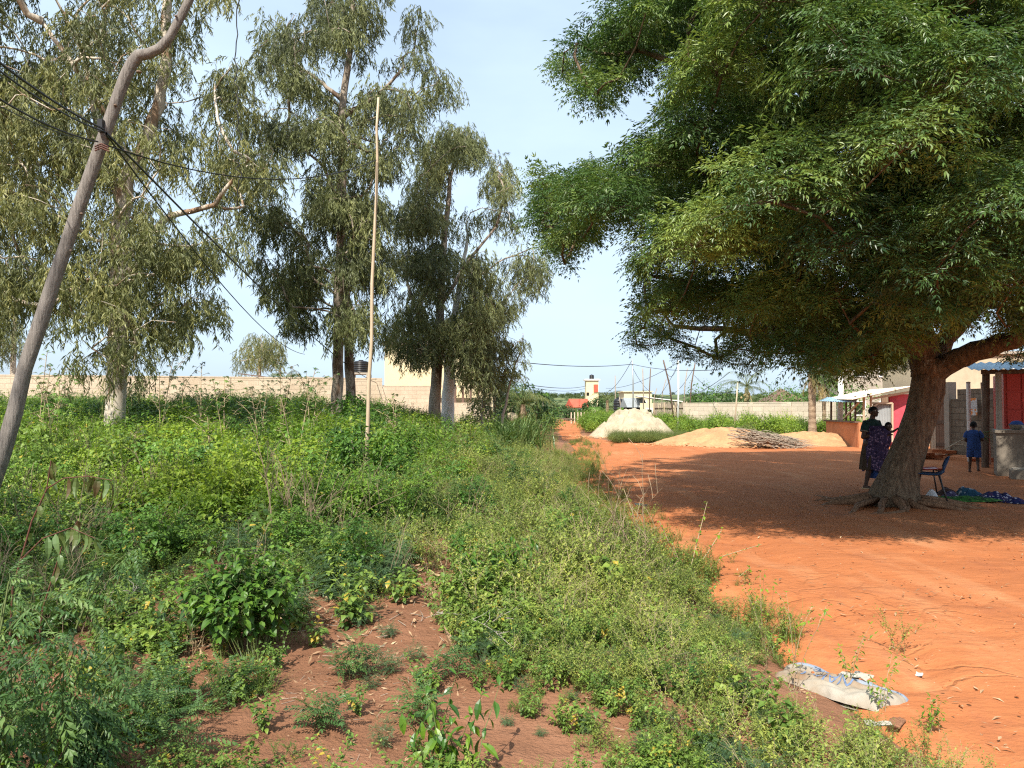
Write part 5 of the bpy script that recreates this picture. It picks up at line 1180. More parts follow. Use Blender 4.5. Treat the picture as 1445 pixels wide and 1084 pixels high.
scatter('sand_clods', 'loose clods spilt round the sand heaps', forms(3, clods), [M['osand']], np.stack([px_, py_, roadz(px_, py_) + .01], 1), G.uniform(0, 6.3, n), G.uniform(.5, 1.2, n), .05)
# brushwood
c = on(1092, 30.6, 0); g = Geo()
for k in range(420):
    a = R.gauss(-.35, .45); L = R.uniform(.3, 1.5); q = Vector((R.gauss(0, .55), R.gauss(0, .3), 0)); q.z = max(.02, .42 - .33 * (q.x + 1) * .5 + R.uniform(-.2, .25) * .8) - abs(q.y) * .4 + .05
    d = Vector((math.cos(a), R.gauss(0, .25), -.16 + R.gauss(0, .09))) * L / 2; m_ = q + Vector((R.gauss(0, .05), R.gauss(0, .05), R.gauss(0, .05)))
    p0, p1 = q - d, q + d; p0.z = max(p0.z, .03); p1.z = max(p1.z, .02); g.tube([p0, m_, p1], [R.uniform(.008, .024), .011, .004], 5)
o = obj('brushwood_pile', g, M['twig'], None, False, c + Vector((0, 0, .08))); tag(o, 'long pile of grey cut brushwood on the orange sand', 'brushwood')
# ---- palms, papaya, cane and background bushes
def frond(g, base, az, el, L, droop, w=.35, n=16, mat=0, wd=.03):
    P = []; p = Vector(base); e = el
    for i in range(n + 1):
        P.append(p.copy()); p = p + Vector((math.cos(az) * math.cos(e), math.sin(az) * math.cos(e), math.sin(e))) * (L / n); e -= droop / n * (1 + i / n)
    g.tube(P, [.022 * (1 - .8 * i / n) for i in range(n + 1)], 4, mat=mat, cap=False, tint=.8)
    for i in range(2, n + 1):
        for sub in (0, .5):
            q = P[i].lerp(P[i - 1], sub); ll = w * (1 - .6 * abs(i / n - .45) * 1.6)
            for s in (-1, 1): g.put(diamond(1, wd / w, .1, .35), RM(az + s * R.uniform(.75, 1.1), R.uniform(-.75, -.1)), ll, q, tint=R.random())
def palm(label, base, h, nf, L, mat='palm', trunk=.14, lean=(0, 0), name='palm_tree', group='palms of the village', dry=3, fruit=False, bark='palmbark', w=.35, el=(.0, 1.3)):
    t = thing(name, label, 'palm', base, group=group); top = Vector((lean[0], lean[1], h)); g = Geo(); n = max(4, int(h * 7)); P = []; rr = []
    for i in range(n + 1):
        u = i / n; P.append(Vector((lean[0] * u * u, lean[1] * u * u, h * u - .05))); rr.append(trunk * (1.25 - .35 * min(1, u * 3) + (.07 if i % 2 else -.04)))
    g.tube(P, rr, 12, jit=.04); part('trunk', g, bark, t)
    for k in range(nf):
        g = Geo(); frond(g, top, k * 2.4 + R.uniform(-.3, .3), R.uniform(*el), L * R.uniform(.8, 1.1), R.uniform(1.0, 1.9), w); part('frond', g, mat, t)
    for k in range(dry):
        g = Geo(); frond(g, top - Vector((0, 0, .1)), R.uniform(0, 6.3), R.uniform(-1.2, -.5), L * .7, .6, w * .8); part('dry_frond', g, 'drypalm', t)
    if fruit:
        for k in range(16): g = Geo(); q = top + Vector((R.gauss(-.15, .15), R.gauss(-.3, .1), R.gauss(-.75, .2))); g.lathe(q, [(.005, -.11), (.08, -.05), (.085, .03), (.005, .12)], 9); part('coconut', g, 'drypalm', t, True)
    return t
palm('thick ringed palm trunk standing left of the stall under the neem leaves', on(1146, 37, 0), 3.3, 9, 1.6, trunk=.19, dry=6)
palm('slim pale palm trunk close behind the stall end', on(1163, 40, 0), 2.9, 8, 1.4, trunk=.11, dry=5)
palm('coconut palm with an orange yellow fruit cluster behind the pale block wall', on(1054, 55, 0), 3.1, 18, 2.6, trunk=.15, fruit=True, dry=2)
palm('low palm with bending fronds left of the far track', on(738, 50, 0), 1.9, 30, 2.9, dry=3, trunk=.18)
palm('upright palm beside the dark tree at the far end', on(857, 88, 0), 2.6, 20, 2.6, dry=1, el=(.3, 1.4), trunk=.18)
palm('small palm behind the sandy block wall near the olive tree', on(402, 52, 0), 2.6, 14, 1.7, dry=2)
palm('young spiky palm at the back of the orange sand mound', on(1041, 37.5, 0), .35, 14, 1.1, dry=1, trunk=.08, el=(.5, 1.4))
palm('young broad plant at the reed fence foot', on(955, 46, 0), .3, 12, 1.1, dry=0, trunk=.08, el=(.4, 1.3), w=.22)
def papaya(label, base, h, L, mat='shrub', name='papaya_tree', n=9, group=None):
    t = thing(name, label, 'papaya', base, group=group); g = Geo(); g.tube([(0, 0, -.05), (.03, 0, h * .5), (0, 0, h)], [.07, .055, .04], 8); part('trunk', g, 'twig', t, True)
    g = Geo(); pl = palmate(L, L * .28, 7, 2)
    for k in range(n): a = k * 2.4; q = Vector((math.cos(a) * L * .9, math.sin(a) * L * .9, h + R.uniform(-.2, .25) * L)); g.tube([(0, 0, h), q], .012, 4); g.put(pl, RM(a, -.4), 1, q, tint=R.random())
    part('crown', g, mat, t); return t
papaya('papaya tree with a small round top at the verge of the far track', on(766, 62, 0), 2.75, .45)
papaya('pale leaved papaya in front of the dark tree at the far end', on(840, 78, 0), 1.7, .6, n=11)
def bush(name, label, base, r, h, mat, n=1500, L=.14, group=None, lump=7, stem='twig', cat='bush', wl=.5, up=False):
    t = thing(name, label, cat, base, group=group); C = [(R.uniform(-.6, .6) * r, R.uniform(-.6, .6) * r, R.uniform(.25, .8) * h, R.uniform(.35, .55) * min(r, h)) for _ in range(lump)]
    g = Geo(); lf = [leaf(L, L * wl, 2, .25, .3)]; per = {}
    for k in range(n):
        i = R.randrange(lump); c = C[i]; a = R.uniform(0, 6.3); e = math.asin(R.uniform(-.7, 1)); q = c[3] * R.uniform(.5, 1.08)
        g.put(lf[0], RM(a + R.uniform(-1, 1), R.uniform(-.8, .5), R.uniform(-.6, .6)), R.uniform(.6, 1.3), (c[0] + q * math.cos(a) * math.cos(e), c[1] + q * math.sin(a) * math.cos(e), max(.03, c[2] + q * math.sin(e))), tint=.5 * ((i * .37) % 1) + .5 * R.random())
    s = Geo()
    for c in C: s.tube([(R.gauss(0, .04), R.gauss(0, .04), -.05), (c[0] * .5, c[1] * .5, c[2] * .5), c[:3]], [.03 * r, .02 * r, .008], 5, cap=False)
    part('stems', s, stem, t); part('foliage', g, mat, t); return t
bush('tree', 'rounded dark green tree left of the upright palm', on(836, 92, 0), 1.6, 3.0, 'shrubd', 1500, .3, cat='tree')
bush('bush', 'dark bush low in front of the red roofed house', on(805, 100, -.5), 2.2, 2.4, 'shrubd', 1300, .3)
bush('bush', 'dense bluish green bush below the eucalyptus saplings', on(690, 40, 0), 1.1, 2.1, 'shrubd', 1500, .14)
bush('tree', 'broad dark tree right of the low palm by the far track', on(757, 55, 0), 1.8, 3.6, 'shrubd', 2200, .24, cat='tree')
bush('tree', 'rounded green tree beyond the block wall left of the fruiting palm', on(1000, 62, 0), 2.6, 3.6, 'shrub', 1500, .22, cat='tree')
bush('tree', 'wide green tree right behind the fruiting palm', on(1030, 64, 0), 2.6, 3.5, 'shrubd', 1400, .24, cat='tree')
bush('bush', 'round yellow green bush on top of the pale wall line', on(1098, 54, 0), 1.9, 3.2, 'shrub', 1500, .16)
bush('bush', 'large soft green bush beside the ringed palm trunk', on(1126, 48, 0), 1.8, 3.4, 'shrub', 1600, .15)
bush('tree', 'leafy tree between the ringed palm and the tall grey building', on(1178, 47, 0), 2.6, 4.2, 'shrub', 2200, .2, cat='tree')
bush('bush', 'dark bush at the base of the pale eucalyptus trunk', on(195, 22, 0), .8, 1.55, 'shrubd', 1300, .12)
bush('bush', 'small dark tree showing above the sandy block wall', on(237, 46, 0), .9, 3.3, 'shrubd', 1100, .2)
bush('bush', 'tall dark shrub left of the thin pale pole foot', on(490, 14.5, 0), .45, 1.35, 'shrubd', 900, .10)
bush('bush', 'green thicket under the dark eucalyptus right of the bare trunk', on(505, 23, 0), 1.0, 1.9, 'shrub', 1700, .12)
bush('bush', 'bright banana-leaved clump beside the black tank', on(884, 68, 0), .9, 1.9, 'shrubb', 420, .5, wl=.3)
bush('bush', 'green bush under the papaya at the verge of the far track', on(771, 58, 0), 1.1, 2.2, 'shrub', 1300, .2)
bush('tree', 'dark leafy tree directly behind the eucalyptus saplings', on(715, 52, 0), 2.0, 3.8, 'shrubd', 2200, .22, cat='tree')
bush('bush', 'leafy green shrub hiding the foot of the thin pale pole', on(520, 12.2, 0), .62, 1.3, 'shrub', 1500, .09)
# cane clump
t = thing('cane_clump', 'clump of long arching cane leaves at the verge left of the track', 'cane', on(730, 25, 0)); g = Geo()
for k in range(260):
    bx_, by_ = R.gauss(0, .38), R.gauss(0, .22); az = R.uniform(0, 6.3); P = stempath((bx_, by_, R.uniform(0, .3)), az, R.uniform(.5, 1.6), R.uniform(.85, 1.5), 6); s = Vector((-math.sin(az), math.cos(az), 0)); q = []
    for j, p in enumerate(P): ww = .05 * (1 - .9 * (j / 6) ** 2); q.append([tuple(p - s * ww / 2), tuple(p + Vector((0, 0, -.008))), tuple(p + s * ww / 2)])
    g.grid(np.array(q), tint=R.random())
part('foliage', g, 'corn', t); g = Geo()
for k in range(22): bx_, by_ = R.gauss(0, .35), R.gauss(0, .2); g.tube([(bx_, by_, -.05), (bx_ * 1.1, by_ * 1.1, .8)], .014, 5)
part('stems', g, 'stem', t)
# rubbish rack far away
t = thing('wooden_rack', 'low wooden rack and cart at the far end of the track', 'rack', on(818, 82, 0)); g = Geo()
for k in range(8): g.box((-.9 + k * .35, 0, .6), (.12, .05, 1.2)); 
part('slat_side', g, 'lblock', t); g = Geo(); g.box((-1.4, .3, .5), (1.6, .8, .12)); part('tray', g, 'darkwood', t)
for x in (-2, -.8): g = Geo(); g.box((x, .3, .2), (.1, .6, .5)); part('leg', g, 'darkwood', t)
# ------------------------------------------------------------------ people
def split(g, m):
    V = np.concatenate(g.V); t = np.concatenate(g.t); o = Geo()
    F_ = [(q, k) for q, k in ((np.concatenate(g.Q) if g.Q else None, 4), (np.concatenate(g.T) if g.T else None, 3)) if q is not None]
    for q, k in F_:
        mm = np.concatenate(g.qm if k == 4 else g.tm) == m; q = q[mm]
        if len(q) == 0: continue
        u, inv = np.unique(q, return_inverse=True); o.add(V[u], inv.reshape(-1, k) if k == 4 else None, inv.reshape(-1, k) if k == 3 else None, tint=t[u])
    return o
def sphere(g, c, r, n=14):
    c = Vector(c); r = Vector(r) if hasattr(r, '__len__') else Vector((r, r, r)); V = []; m = n // 2
    for i in range(1, m):
        a = math.pi * i / m
        for k in range(n): b = 2 * math.pi * k / n; V.append((c.x + r.x * math.sin(a) * math.cos(b), c.y + r.y * math.sin(a) * math.sin(b), c.z - r.z * math.cos(a)))
    Q = [(i * n + k, i * n + (k + 1) % n, (i + 1) * n + (k + 1) % n, (i + 1) * n + k) for i in range(m - 2) for k in range(n)]
    V += [(c.x, c.y, c.z - r.z), (c.x, c.y, c.z + r.z)]; e = (m - 2) * n
    g.add(V, Q, [((m - 1) * n, (k + 1) % n, k) for k in range(n)] + [((m - 1) * n + 1, e + k, e + (k + 1) % n) for k in range(n)])
def limb(g, P, r):
    P = [Vector(p) for p in P]; g.tube(P, r, 12)
    for p, q in zip(P, r): sphere(g, p, q * .99, 12)
def hand(g, w, d, up, sd, s=1.0, curl=.5):
    """palm, four bent fingers of different lengths and a thumb leaving the side of the palm"""
    d = Vector(d).normalized(); up = Vector(up); up = (up - d * up.dot(d)).normalized(); x = d.cross(up) * sd; w = Vector(w)
    limb(g, [w, w + d * .045 * s, w + d * .085 * s], [.024 * s, .030 * s, .030 * s])
    for k, L in enumerate((.062, .072, .068, .052)):
        b = w + d * .088 * s + x * (k - 1.5) * .018 * s; m = b + (d * math.cos(curl * .6) - up * math.sin(curl * .6)) * L * .5 * s; e = m + (d * math.cos(curl * 1.8) - up * math.sin(curl * 1.8)) * L * .5 * s
        limb(g, [b, m, e], [.0095 * s, .0088 * s, .0075 * s])
    b = w + d * .03 * s - x * .026 * s; m = b + (d * .6 - x * .7 - up * .2).normalized() * .035 * s; limb(g, [b, m, m + (d * .9 - x * .15 - up * .4).normalized() * .028 * s], [.012 * s, .010 * s, .008 * s])
def footm(g, a, d, s=1.0):
    d = Vector((d[0], d[1], 0)).normalized(); x = Vector((d.y, -d.x, 0)); a = Vector(a)
    h = a - d * .035 * s; limb(g, [a, Vector((h.x, h.y, a.z - .045 * s))], [.036 * s, .034 * s])
    limb(g, [Vector((h.x, h.y, a.z - .05 * s)), Vector((a.x, a.y, a.z - .045 * s)) + d * .06 * s, Vector((a.x, a.y, a.z - .062 * s)) + d * .125 * s], [.032 * s, .036 * s, .026 * s])
    for k in range(5): b = Vector((a.x, a.y, a.z - .066 * s)) + d * .135 * s + x * (k - 2) * .016 * s; limb(g, [b, b + d * (.03 - .004 * k) * s], [.011 * s, .009 * s])
def headm(g, c, s, yaw, pitch=0):
    """skull, jaw, nose, brows, lips, ears; faces +Y turned by yaw"""
    Mx = Matrix.Rotation(yaw, 3, 'Z') @ Matrix.Rotation(-pitch, 3, 'X'); c = Vector(c); h = Geo()
    sphere(h, (0, -.008, .02), (.072, .092, .085), 18); sphere(h, (0, .022, -.045), (.052, .060, .055), 14); sphere(h, (0, .045, -.085), (.026, .028, .022), 10)
    sphere(h, (0, .086, -.022), (.016, .016, .018), 10); sphere(h, (0, .078, .003), (.010, .014, .022), 8); sphere(h, (0, .074, .030), (.046, .014, .010), 10)
    for z, w in ((-.050, .024), (-.061, .021)): sphere(h, (0, .076, z), (w, .011, .008), 10)
    for x in (-1, 1): sphere(h, (x * .076, -.005, -.01), (.011, .02, .032), 10); sphere(h, (x * .038, .062, -.025), (.022, .016, .018), 8)
    V = np.concatenate(h.V) * s; V = V @ np.array(Mx).T + np.array(c); n0 = 0
    g.V.append(V.astype(np.float32)); off = g.n
    for q in h.Q: g.Q.append(q + off)
    for q in h.T: g.T.append(q + off)
    g.qm += h.qm; g.tm += h.tm; g.t += h.t; g.n += len(V); return Mx
def skin_body(name, g, mat, parent, voxel=.0065, smooth=2):
    me = g.mesh(name, M[mat]); o = bpy.data.objects.new(name, me); COL.objects.link(o)
    md = o.modifiers.new('r', 'REMESH'); md.mode = 'VOXEL'; md.voxel_size = voxel; md.use_smooth_shade = True
    md = o.modifiers.new('s', 'SMOOTH'); md.factor = .5; md.iterations = smooth
    dg = bpy.context.evaluated_depsgraph_get(); dg.update(); nm = bpy.data.meshes.new_from_object(o.evaluated_get(dg)); o.modifiers.clear(); o.data = nm
    if not nm.materials: nm.materials.append(M[mat])
    o.parent = parent; return o
def hairm(parent, c, s, Mx, mat='hair'):
    g = Geo(); n, m = 22, 10; V = []; rows = []
    for i in range(m + 1):
        a = math.pi * .62 * i / m; row = []
        for k in range(n + 1):
            b = 2 * math.pi * (k % n) / n; f = max(0, math.sin(b)); aa = a * (1 - .38 * f)
            v = Vector((.080 * math.sin(aa) * math.cos(b), -.010 + .100 * math.sin(aa) * math.sin(b), .02 + .094 * math.cos(aa))) * s
            v *= 1 + .03 * (R.random() - .5); row.append(tuple(Mx @ v + Vector(c)))
        rows.append(row)
    g.grid(np.array(rows)); return part('hair', g, mat, parent, True)
def eyes(parent, c, s, Mx):
    g = Geo()
    for x in (-1, 1): sphere(g, Mx @ (Vector((x * .030, .073, .012)) * s) + Vector(c), .011 * s, 8)
    return part('eyes', g, 'white', parent, True)
def drape(parent, name, rings, mat, fold=.012, nf=9, n=60, seed=0, hem=.0):
    """cloth round the body: rings (z, cx, cy, rx, ry)"""
    rows = []; m = 4
    for i in range(len(rings) - 1):
        for s in range(m if i < len(rings) - 2 else m + 1):
            u = s / m; a = [rings[i][k] * (1 - u) + rings[i + 1][k] * u for k in range(5)]; t = (i + u) / (len(rings) - 1); row = []
            for k in range(n + 1):
                b = 2 * math.pi * (k % n) / n; f = 1 + (fold * t * math.sin(nf * b + seed + 1.5 * t) + fold * .6 * math.sin((nf * 2 + 1) * b + 2 * seed)) / max(a[3], .05)
                row.append((a[1] + a[3] * f * math.cos(b), a[2] + a[4] * f * math.sin(b), a[0] + hem * t * math.sin(3 * b + seed)))
            rows.append(row)
    P = np.array(rows); g = Geo(); g.grid(P[:, ::-1]); q = P.copy(); c = q.mean(1, keepdims=True); q[..., :2] = c[..., :2] + (q[..., :2] - c[..., :2]) * .96; g.grid(q)
    g.grid(np.stack([P[-1], q[-1]], 0)); return part(name, g, mat, parent, True)
def sleeve(parent, P, r, mat, name='sleeve', band=None):
    g = Geo(); g.tube(P, r, 16, cap=False, jit=.03); P2 = [Vector(p) for p in P]; g.tube(P2, [q * .93 for q in r], 16, cap=False)
    o = part(name, g, mat, parent, True)
    if band: b = Geo(); a, c = P2[-1], P2[-2]; d = (c - a).normalized(); b.tube([a - d * .002, a + d * .02], [r[-1] * 1.05] * 2, 16, cap=False); part('cuff', b, band, o)
    return o
# ---- woman carrying a baby
WX, WD = X(1230, 15.0), 15.0; wz = float(roadz(WX, WD)) + .01; WR = math.atan2(-.50, -.87)
w = thing('person', 'woman in dark green blouse and purple printed wrapper carrying a baby by the tree trunk', 'person', (WX, WD, wz), WR)
g = Geo()
hp = [(.085, 0, .86), (-.085, 0, .86)]; kn = [(.12, .05, .46), (-.09, .04, .46)]; an = [(.17, -.03, .075), (-.10, .05, .075)]
for k in range(2):
    limb(g, [hp[k], Vector(hp[k]).lerp(Vector(kn[k]), .5), kn[k]], [.092, .078, .055]); c = Vector(kn[k]).lerp(Vector(an[k]), .3); limb(g, [kn[k], (c.x, c.y - .015, c.z), an[k]], [.053, .054, .034]); footm(g, an[k], (.1, 1))
limb(g, [(0, 0, .86), (0, -.01, 1.02), (0, 0, 1.18), (0, 0, 1.27)], [.125, .110, .125, .10]); limb(g, [(.12, 0, .88), (-.12, 0, .88)], [.10, .10])
limb(g, [(.145, 0, 1.27), (-.145, 0, 1.27)], [.062, .062]); limb(g, [(0, 0, 1.28), (0, .02, 1.40)], [.058, .050])
limb(g, [(.165, 0, 1.265), (.245, -.02, 1.00)], [.056, .042]); limb(g, [(.245, -.02, 1.00), (.10, .21, 1.07)], [.040, .028]); hand(g, (.10, .21, 1.07), (-1, .45, .1), (0, .2, 1), 1, .95, .7)
limb(g, [(-.165, 0, 1.265), (-.26, .03, 1.00)], [.056, .042]); limb(g, [(-.26, .03, 1.00), (-.10, .25, .93)], [.040, .028]); hand(g, (-.10, .25, .93), (1, .35, -.05), (0, .5, 1), -1, .95, .7)
hc = (0, .045, 1.485); Mx = headm(g, hc, 1.0, -.15, -.22)
skin_body('body', g, 'skin', w); hairm(w, hc, 1.0, Mx); eyes(w, hc, 1.0, Mx)
drape(w, 'blouse', [(1.345, 0, .005, .075, .065), (1.31, 0, 0, .15, .095), (1.25, 0, 0, .20, .12), (1.12, 0, .01, .18, .14), (.95, 0, 0, .165, .135), (.84, 0, 0, .175, .15)], 'greencloth', .006, 6)
for s in (1, -1): sleeve(w, [(s * .14, 0, 1.29), (s * .19, -.005, 1.20), (s * .222, -.01, 1.10)], [.078, .082, .078], 'greencloth', band='inkband' if False else 'concrete')
drape(w, 'skirt', [(.95, 0, 0, .165, .14), (.80, 0, 0, .195, .165), (.58, .03, 0, .215, .18), (.37, .05, -.02, .205, .175)], 'browncloth', .014, 8, seed=2)
drape(w, 'underskirt', [(.70, -.06, .05, .17, .16), (.45, -.09, .05, .18, .17), (.20, -.12, .05, .17, .17)], 'bluecloth', .012, 6, seed=5)
drape(w, 'wrapper', [(1.22, 0, .06, .185, .17), (1.08, 0, .11, .20, .25), (.92, 0, .11, .205, .26), (.78, 0, .08, .215, .23), (.60, -.01, .05, .23, .215), (.36, -.02, .05, .24, .22)], 'wrapper', .013, 7, seed=1, hem=.03)
for s, a in ((1, an[0]), (-1, an[1])):
    g = Geo(); g.box((a[0], a[1] + .05, .006), (.085, .24, .016)); sb = part('sandal', g, 'paleplastic', w); g = Geo(); g.tube([(a[0] - .04, a[1] + .07, .01), (a[0], a[1] + .09, .055), (a[0] + .04, a[1] + .07, .01)], .006, 6); part('strap', g, 'paleplastic', sb)
b = thing('person', 'baby held inside the purple wrapper at the standing woman\'s chest', 'person', (WX, WD, wz), WR)
g = Geo(); limb(g, [(-.05, .20, .84), (-.05, .22, 1.0), (-.06, .24, 1.08)], [.075, .07, .06]); limb(g, [(-.06, .24, 1.08), (-.07, .26, 1.16)], [.036, .034]); bh = (-.09, .29, 1.205); Mb = headm(g, bh, .80, -.7, -.1)
limb(g, [(-.10, .26, 1.10), (-.17, .33, 1.11)], [.030, .024]); limb(g, [(-.17, .33, 1.11), (-.21, .40, 1.17)], [.024, .017]); hand(g, (-.21, .40, 1.17), (-.4, .8, .4), (0, 0, 1), 1, .5)
limb(g, [(-.01, .26, 1.09), (.05, .31, 1.02)], [.030, .024]); limb(g, [(.05, .31, 1.02), (.0, .37, 1.05)], [.024, .017]); hand(g, (.0, .37, 1.05), (-.5, .7, .1), (0, 0, 1), -1, .5)
for s in (-1, 1): limb(g, [(-.05 + s * .05, .20, .84), (-.05 + s * .10, .22, .72)], [.05, .04]); limb(g, [(-.05 + s * .10, .22, .72), (-.05 + s * .07, .20, .60)], [.038, .026]); footm(g, (-.05 + s * .07, .20, .60), (0, 1), .5)
skin_body('body', g, 'skin', b, .006, 1); hairm(b, bh, .80, Mb); eyes(b, bh, .80, Mb)
drape(b, 'shirt', [(1.13, -.06, .245, .05, .045), (1.05, -.055, .235, .085, .075), (.90, -.05, .21, .09, .085), (.80, -.05, .2, .09, .085)], 'clothw', .004, 5)
# ---- boy in blue walking away
BX, BD = X(1373, 19), 19.0; bz = float(roadz(BX, BD)) + .008; BR = -.62
p = thing('person', 'boy in blue shirt and shorts walking away with a palm branch in his hands', 'person', (BX, BD, bz), BR); g = Geo()
hp = [(.062, 0, .62), (-.062, 0, .62)]; kn = [(.075, .02, .34), (-.085, .06, .34)]; an = [(.10, -.16, .10), (-.10, .05, .06)]
for k in range(2):
    limb(g, [hp[k], Vector(hp[k]).lerp(Vector(kn[k]), .5), kn[k]], [.066, .056, .040]); c = Vector(kn[k]).lerp(Vector(an[k]), .3); limb(g, [kn[k], (c.x, c.y - .012, c.z), an[k]], [.038, .040, .026])
    footm(g, an[k], (.1, 1), .8)
limb(g, [(0, 0, .63), (0, 0, .78), (0, .01, .92), (0, .01, .98)], [.088, .080, .09, .075]); limb(g, [(.105, .01, .985), (-.105, .01, .985)], [.046, .046]); limb(g, [(0, .01, .98), (0, .02, 1.08)], [.042, .038])
limb(g, [(.12, .01, .98), (.19, .03, .79)], [.040, .032]); limb(g, [(.19, .03, .79), (.12, .21, .80)], [.030, .022]); hand(g, (.12, .21, .80), (-.5, .8, .05), (0, 0, 1), 1, .75, 1.2)
limb(g, [(-.12, .01, .98), (-.18, .0, .79)], [.040, .032]); limb(g, [(-.18, .0, .79), (-.16, .19, .74)], [.030, .022]); hand(g, (-.16, .19, .74), (.3, .9, 0), (0, 0, 1), -1, .75, 1.2)
hc = (0, .03, 1.155); Mx = headm(g, hc, .93, .1, -.15); skin_body('body', g, 'skin', p, .006); hairm(p, hc, .93, Mx); eyes(p, hc, .93, Mx)
drape(p, 'shirt', [(1.045, 0, .012, .055, .05), (1.02, 0, .01, .11, .075), (.96, 0, .01, .152, .10), (.82, 0, .01, .14, .11), (.68, 0, 0, .145, .115), (.57, 0, 0, .155, .12)], 'bluecloth', .006, 7)
for s in (1, -1): sleeve(p, [(s * .10, .01, 1.0), (s * .15, .015, .93), (s * .175, .02, .85)], [.058, .06, .058], 'bluecloth')
for s, q in ((1, kn[0]), (-1, kn[1])): drape(p, 'shorts_leg', [(.64, s * .045, 0, .10, .11), (.52, s * .06, .01, .09, .10), (q[2] + .03, q[0], q[1], .078, .082)], 'bluecloth2', .006, 6, n=30, seed=s)
# the branch he holds
t = thing('palm_branch', 'long pale palm branch held across by the boy in blue', 'branch', (BX, BD, bz)); g = Geo(); o_ = Vector((BX, BD, bz))
pts = [at(1333, 634, 18.9) - o_, at(1350, 625, 19.15) - o_, at(1369, 615, 19.2) - o_, at(1386, 610, 19.2) - o_]; g.tube(pts, [.018, .017, .014, .01], 7); g.tube([at(1345, 628, 19.1) - o_, at(1358, 627, 18.9) - o_, at(1366, 632, 18.8) - o_], [.008, .006, .004], 5); part('stalk', g, 'palewood', t)
g = Geo()
for k in range(26):
    u = R.random(); q = pts[2].lerp(pts[3], u * 1.0); e = R.uniform(-.75, .3); g.put(diamond(1, .07, .1, .25), RM(R.gauss(0, .45), e, R.uniform(-.5, .5)), R.uniform(.25, .5), q, tint=R.random())
part('leaves', g, 'shrubd', t)
# ------------------------------------------------------------------ chairs, cloths, sack
def chair(label, x, y, rz, mat):
    t = thing('plastic_chair', label, 'chair', (x, y, float(roadz(x, y)) + .03), rz, group='school chairs by the neem trunk'); prof = [(.235, .415), (.225, .445), (.17, .452), (.05, .440), (-.08, .437), (-.145, .455), (-.185, .51), (-.215, .58), (-.245, .66), (-.265, .725), (-.272, .735)]
    rows = []
    for i, (y_, z_) in enumerate(prof):
        wv = .215 - (.03 if i > 6 else 0) - (.05 if i in (0, len(prof) - 1) else 0); row = []
        for k in range(11): u = k / 5 - 1; cv = u * u; row.append((wv * u, y_ + (.035 * cv if i > 6 else 0), z_ + (.022 * cv if i < 6 else 0) - (.03 * cv * cv if i > 8 else 0)))
        rows.append(row)
    P = np.array(rows); g = Geo(); g.grid(P); nrm = np.array([0, -.006, -.008]); g.grid(P[:, ::-1] + nrm); edge = [tuple(q) for q in list(P[0]) + list(P[1:, -1]) + list(P[-1, ::-1][1:]) + list(P[::-1, 0][1:])]; g.tube(edge, .008, 6, cap=False); part('shell', g, mat, t, True)
    for sx in (-1, 1):
        for (y0, y1) in ((.15, .225), (-.12, -.235)):
            g = Geo(); g.tube([(sx * .15, y0, .435), (sx * .19, (y0 + y1) / 2, .22), (sx * .22, y1, .0)], .0125, 8); lg = part('leg', g, 'metal', t, True); g = Geo(); g.lathe((sx * .22, y1, -.01), [(.001, 0), (.017, 0), (.017, .03), (.013, .035)], 8); part('foot_cap', g, 'black', lg)
    g = Geo(); g.tube([(-.15, .15, .43), (.15, .15, .43)], .011, 6); g.tube([(-.15, -.12, .43), (.15, -.12, .43)], .011, 6); part('crossbar', g, 'metal', t)
chair('dark blue plastic chair with black steel legs right of the big trunk', X(1311, 12.2), 12.2, 1.10, 'chairblue')
chair('red plastic chair half hidden behind the blue chair', X(1306, 13.8), 13.8, 1.10 + math.pi + .25, 'chairred')
def cloth(label, px0, px1, d, dep, h, mat, seed, cat='cloth', grp='cloths spread on the ground by the chairs'):
    x0, x1 = X(px0, d), X(px1, d); cx_, rx = (x0 + x1) / 2, (x1 - x0) / 2; n, m = 46, 60; rows = []
    for i in range(n + 1):
        u = i / n; row = []
        for k in range(m + 1):
            a = 2 * math.pi * (k % m) / m; wv = 1 + .35 * (fbm(np.array([math.cos(a) * 1.5 + 4]), np.array([math.sin(a) * 1.5 + 4]), seed)[0] - .47) * 2
            x, y = rx * u * wv * math.cos(a), dep * u * wv * math.sin(a); rg = abs(fbm(np.array([x * 3.2 + seed]), np.array([y * 4.5 + 3]), seed, 3)[0] - .45) * 5
            z = h * (1 - u ** 2) * (.55 + .5 * min(1.3, rg)) + .015 * (1 - u) + .004; row.append((x, y, z))
        rows.append(row)
    g = Geo(); g.grid(np.array(rows)[:, ::-1]); zb = float(roadz(cx_, d)); o = obj('cloth', g, M[mat], None, True, (cx_, d, zb + .012 + .0 * seed)); tag(o, label, cat, grp)
cloth('green leaf-printed cloth along the front of the cloth heap', 1300, 1412, 12.75, .22, .07, 'clothg', 1)
cloth('white crumpled cloth beside the blue chair legs', 1303, 1322, 12.95, .16, .17, 'clothw', 2)
cloth('violet cloth in the middle of the cloth heap', 1328, 1352, 13.2, .25, .12, 'clothp', 3)
cloth('dark brown cloth at the back of the heap behind the chair', 1322, 1346, 13.8, .25, .14, 'clothd', 4)
cloth('teal and white cloth on top of the heap centre', 1348, 1382, 13.6, .3, .18, 'clothb', 5)
cloth('navy and white printed cloth at the right end of the heap', 1372, 1425, 13.1, .32, .16, 'clothn', 6)
cloth('narrow printed cloth tail trailing off the heap to the right', 1415, 1446, 12.6, .14, .07, 'clothn', 7)
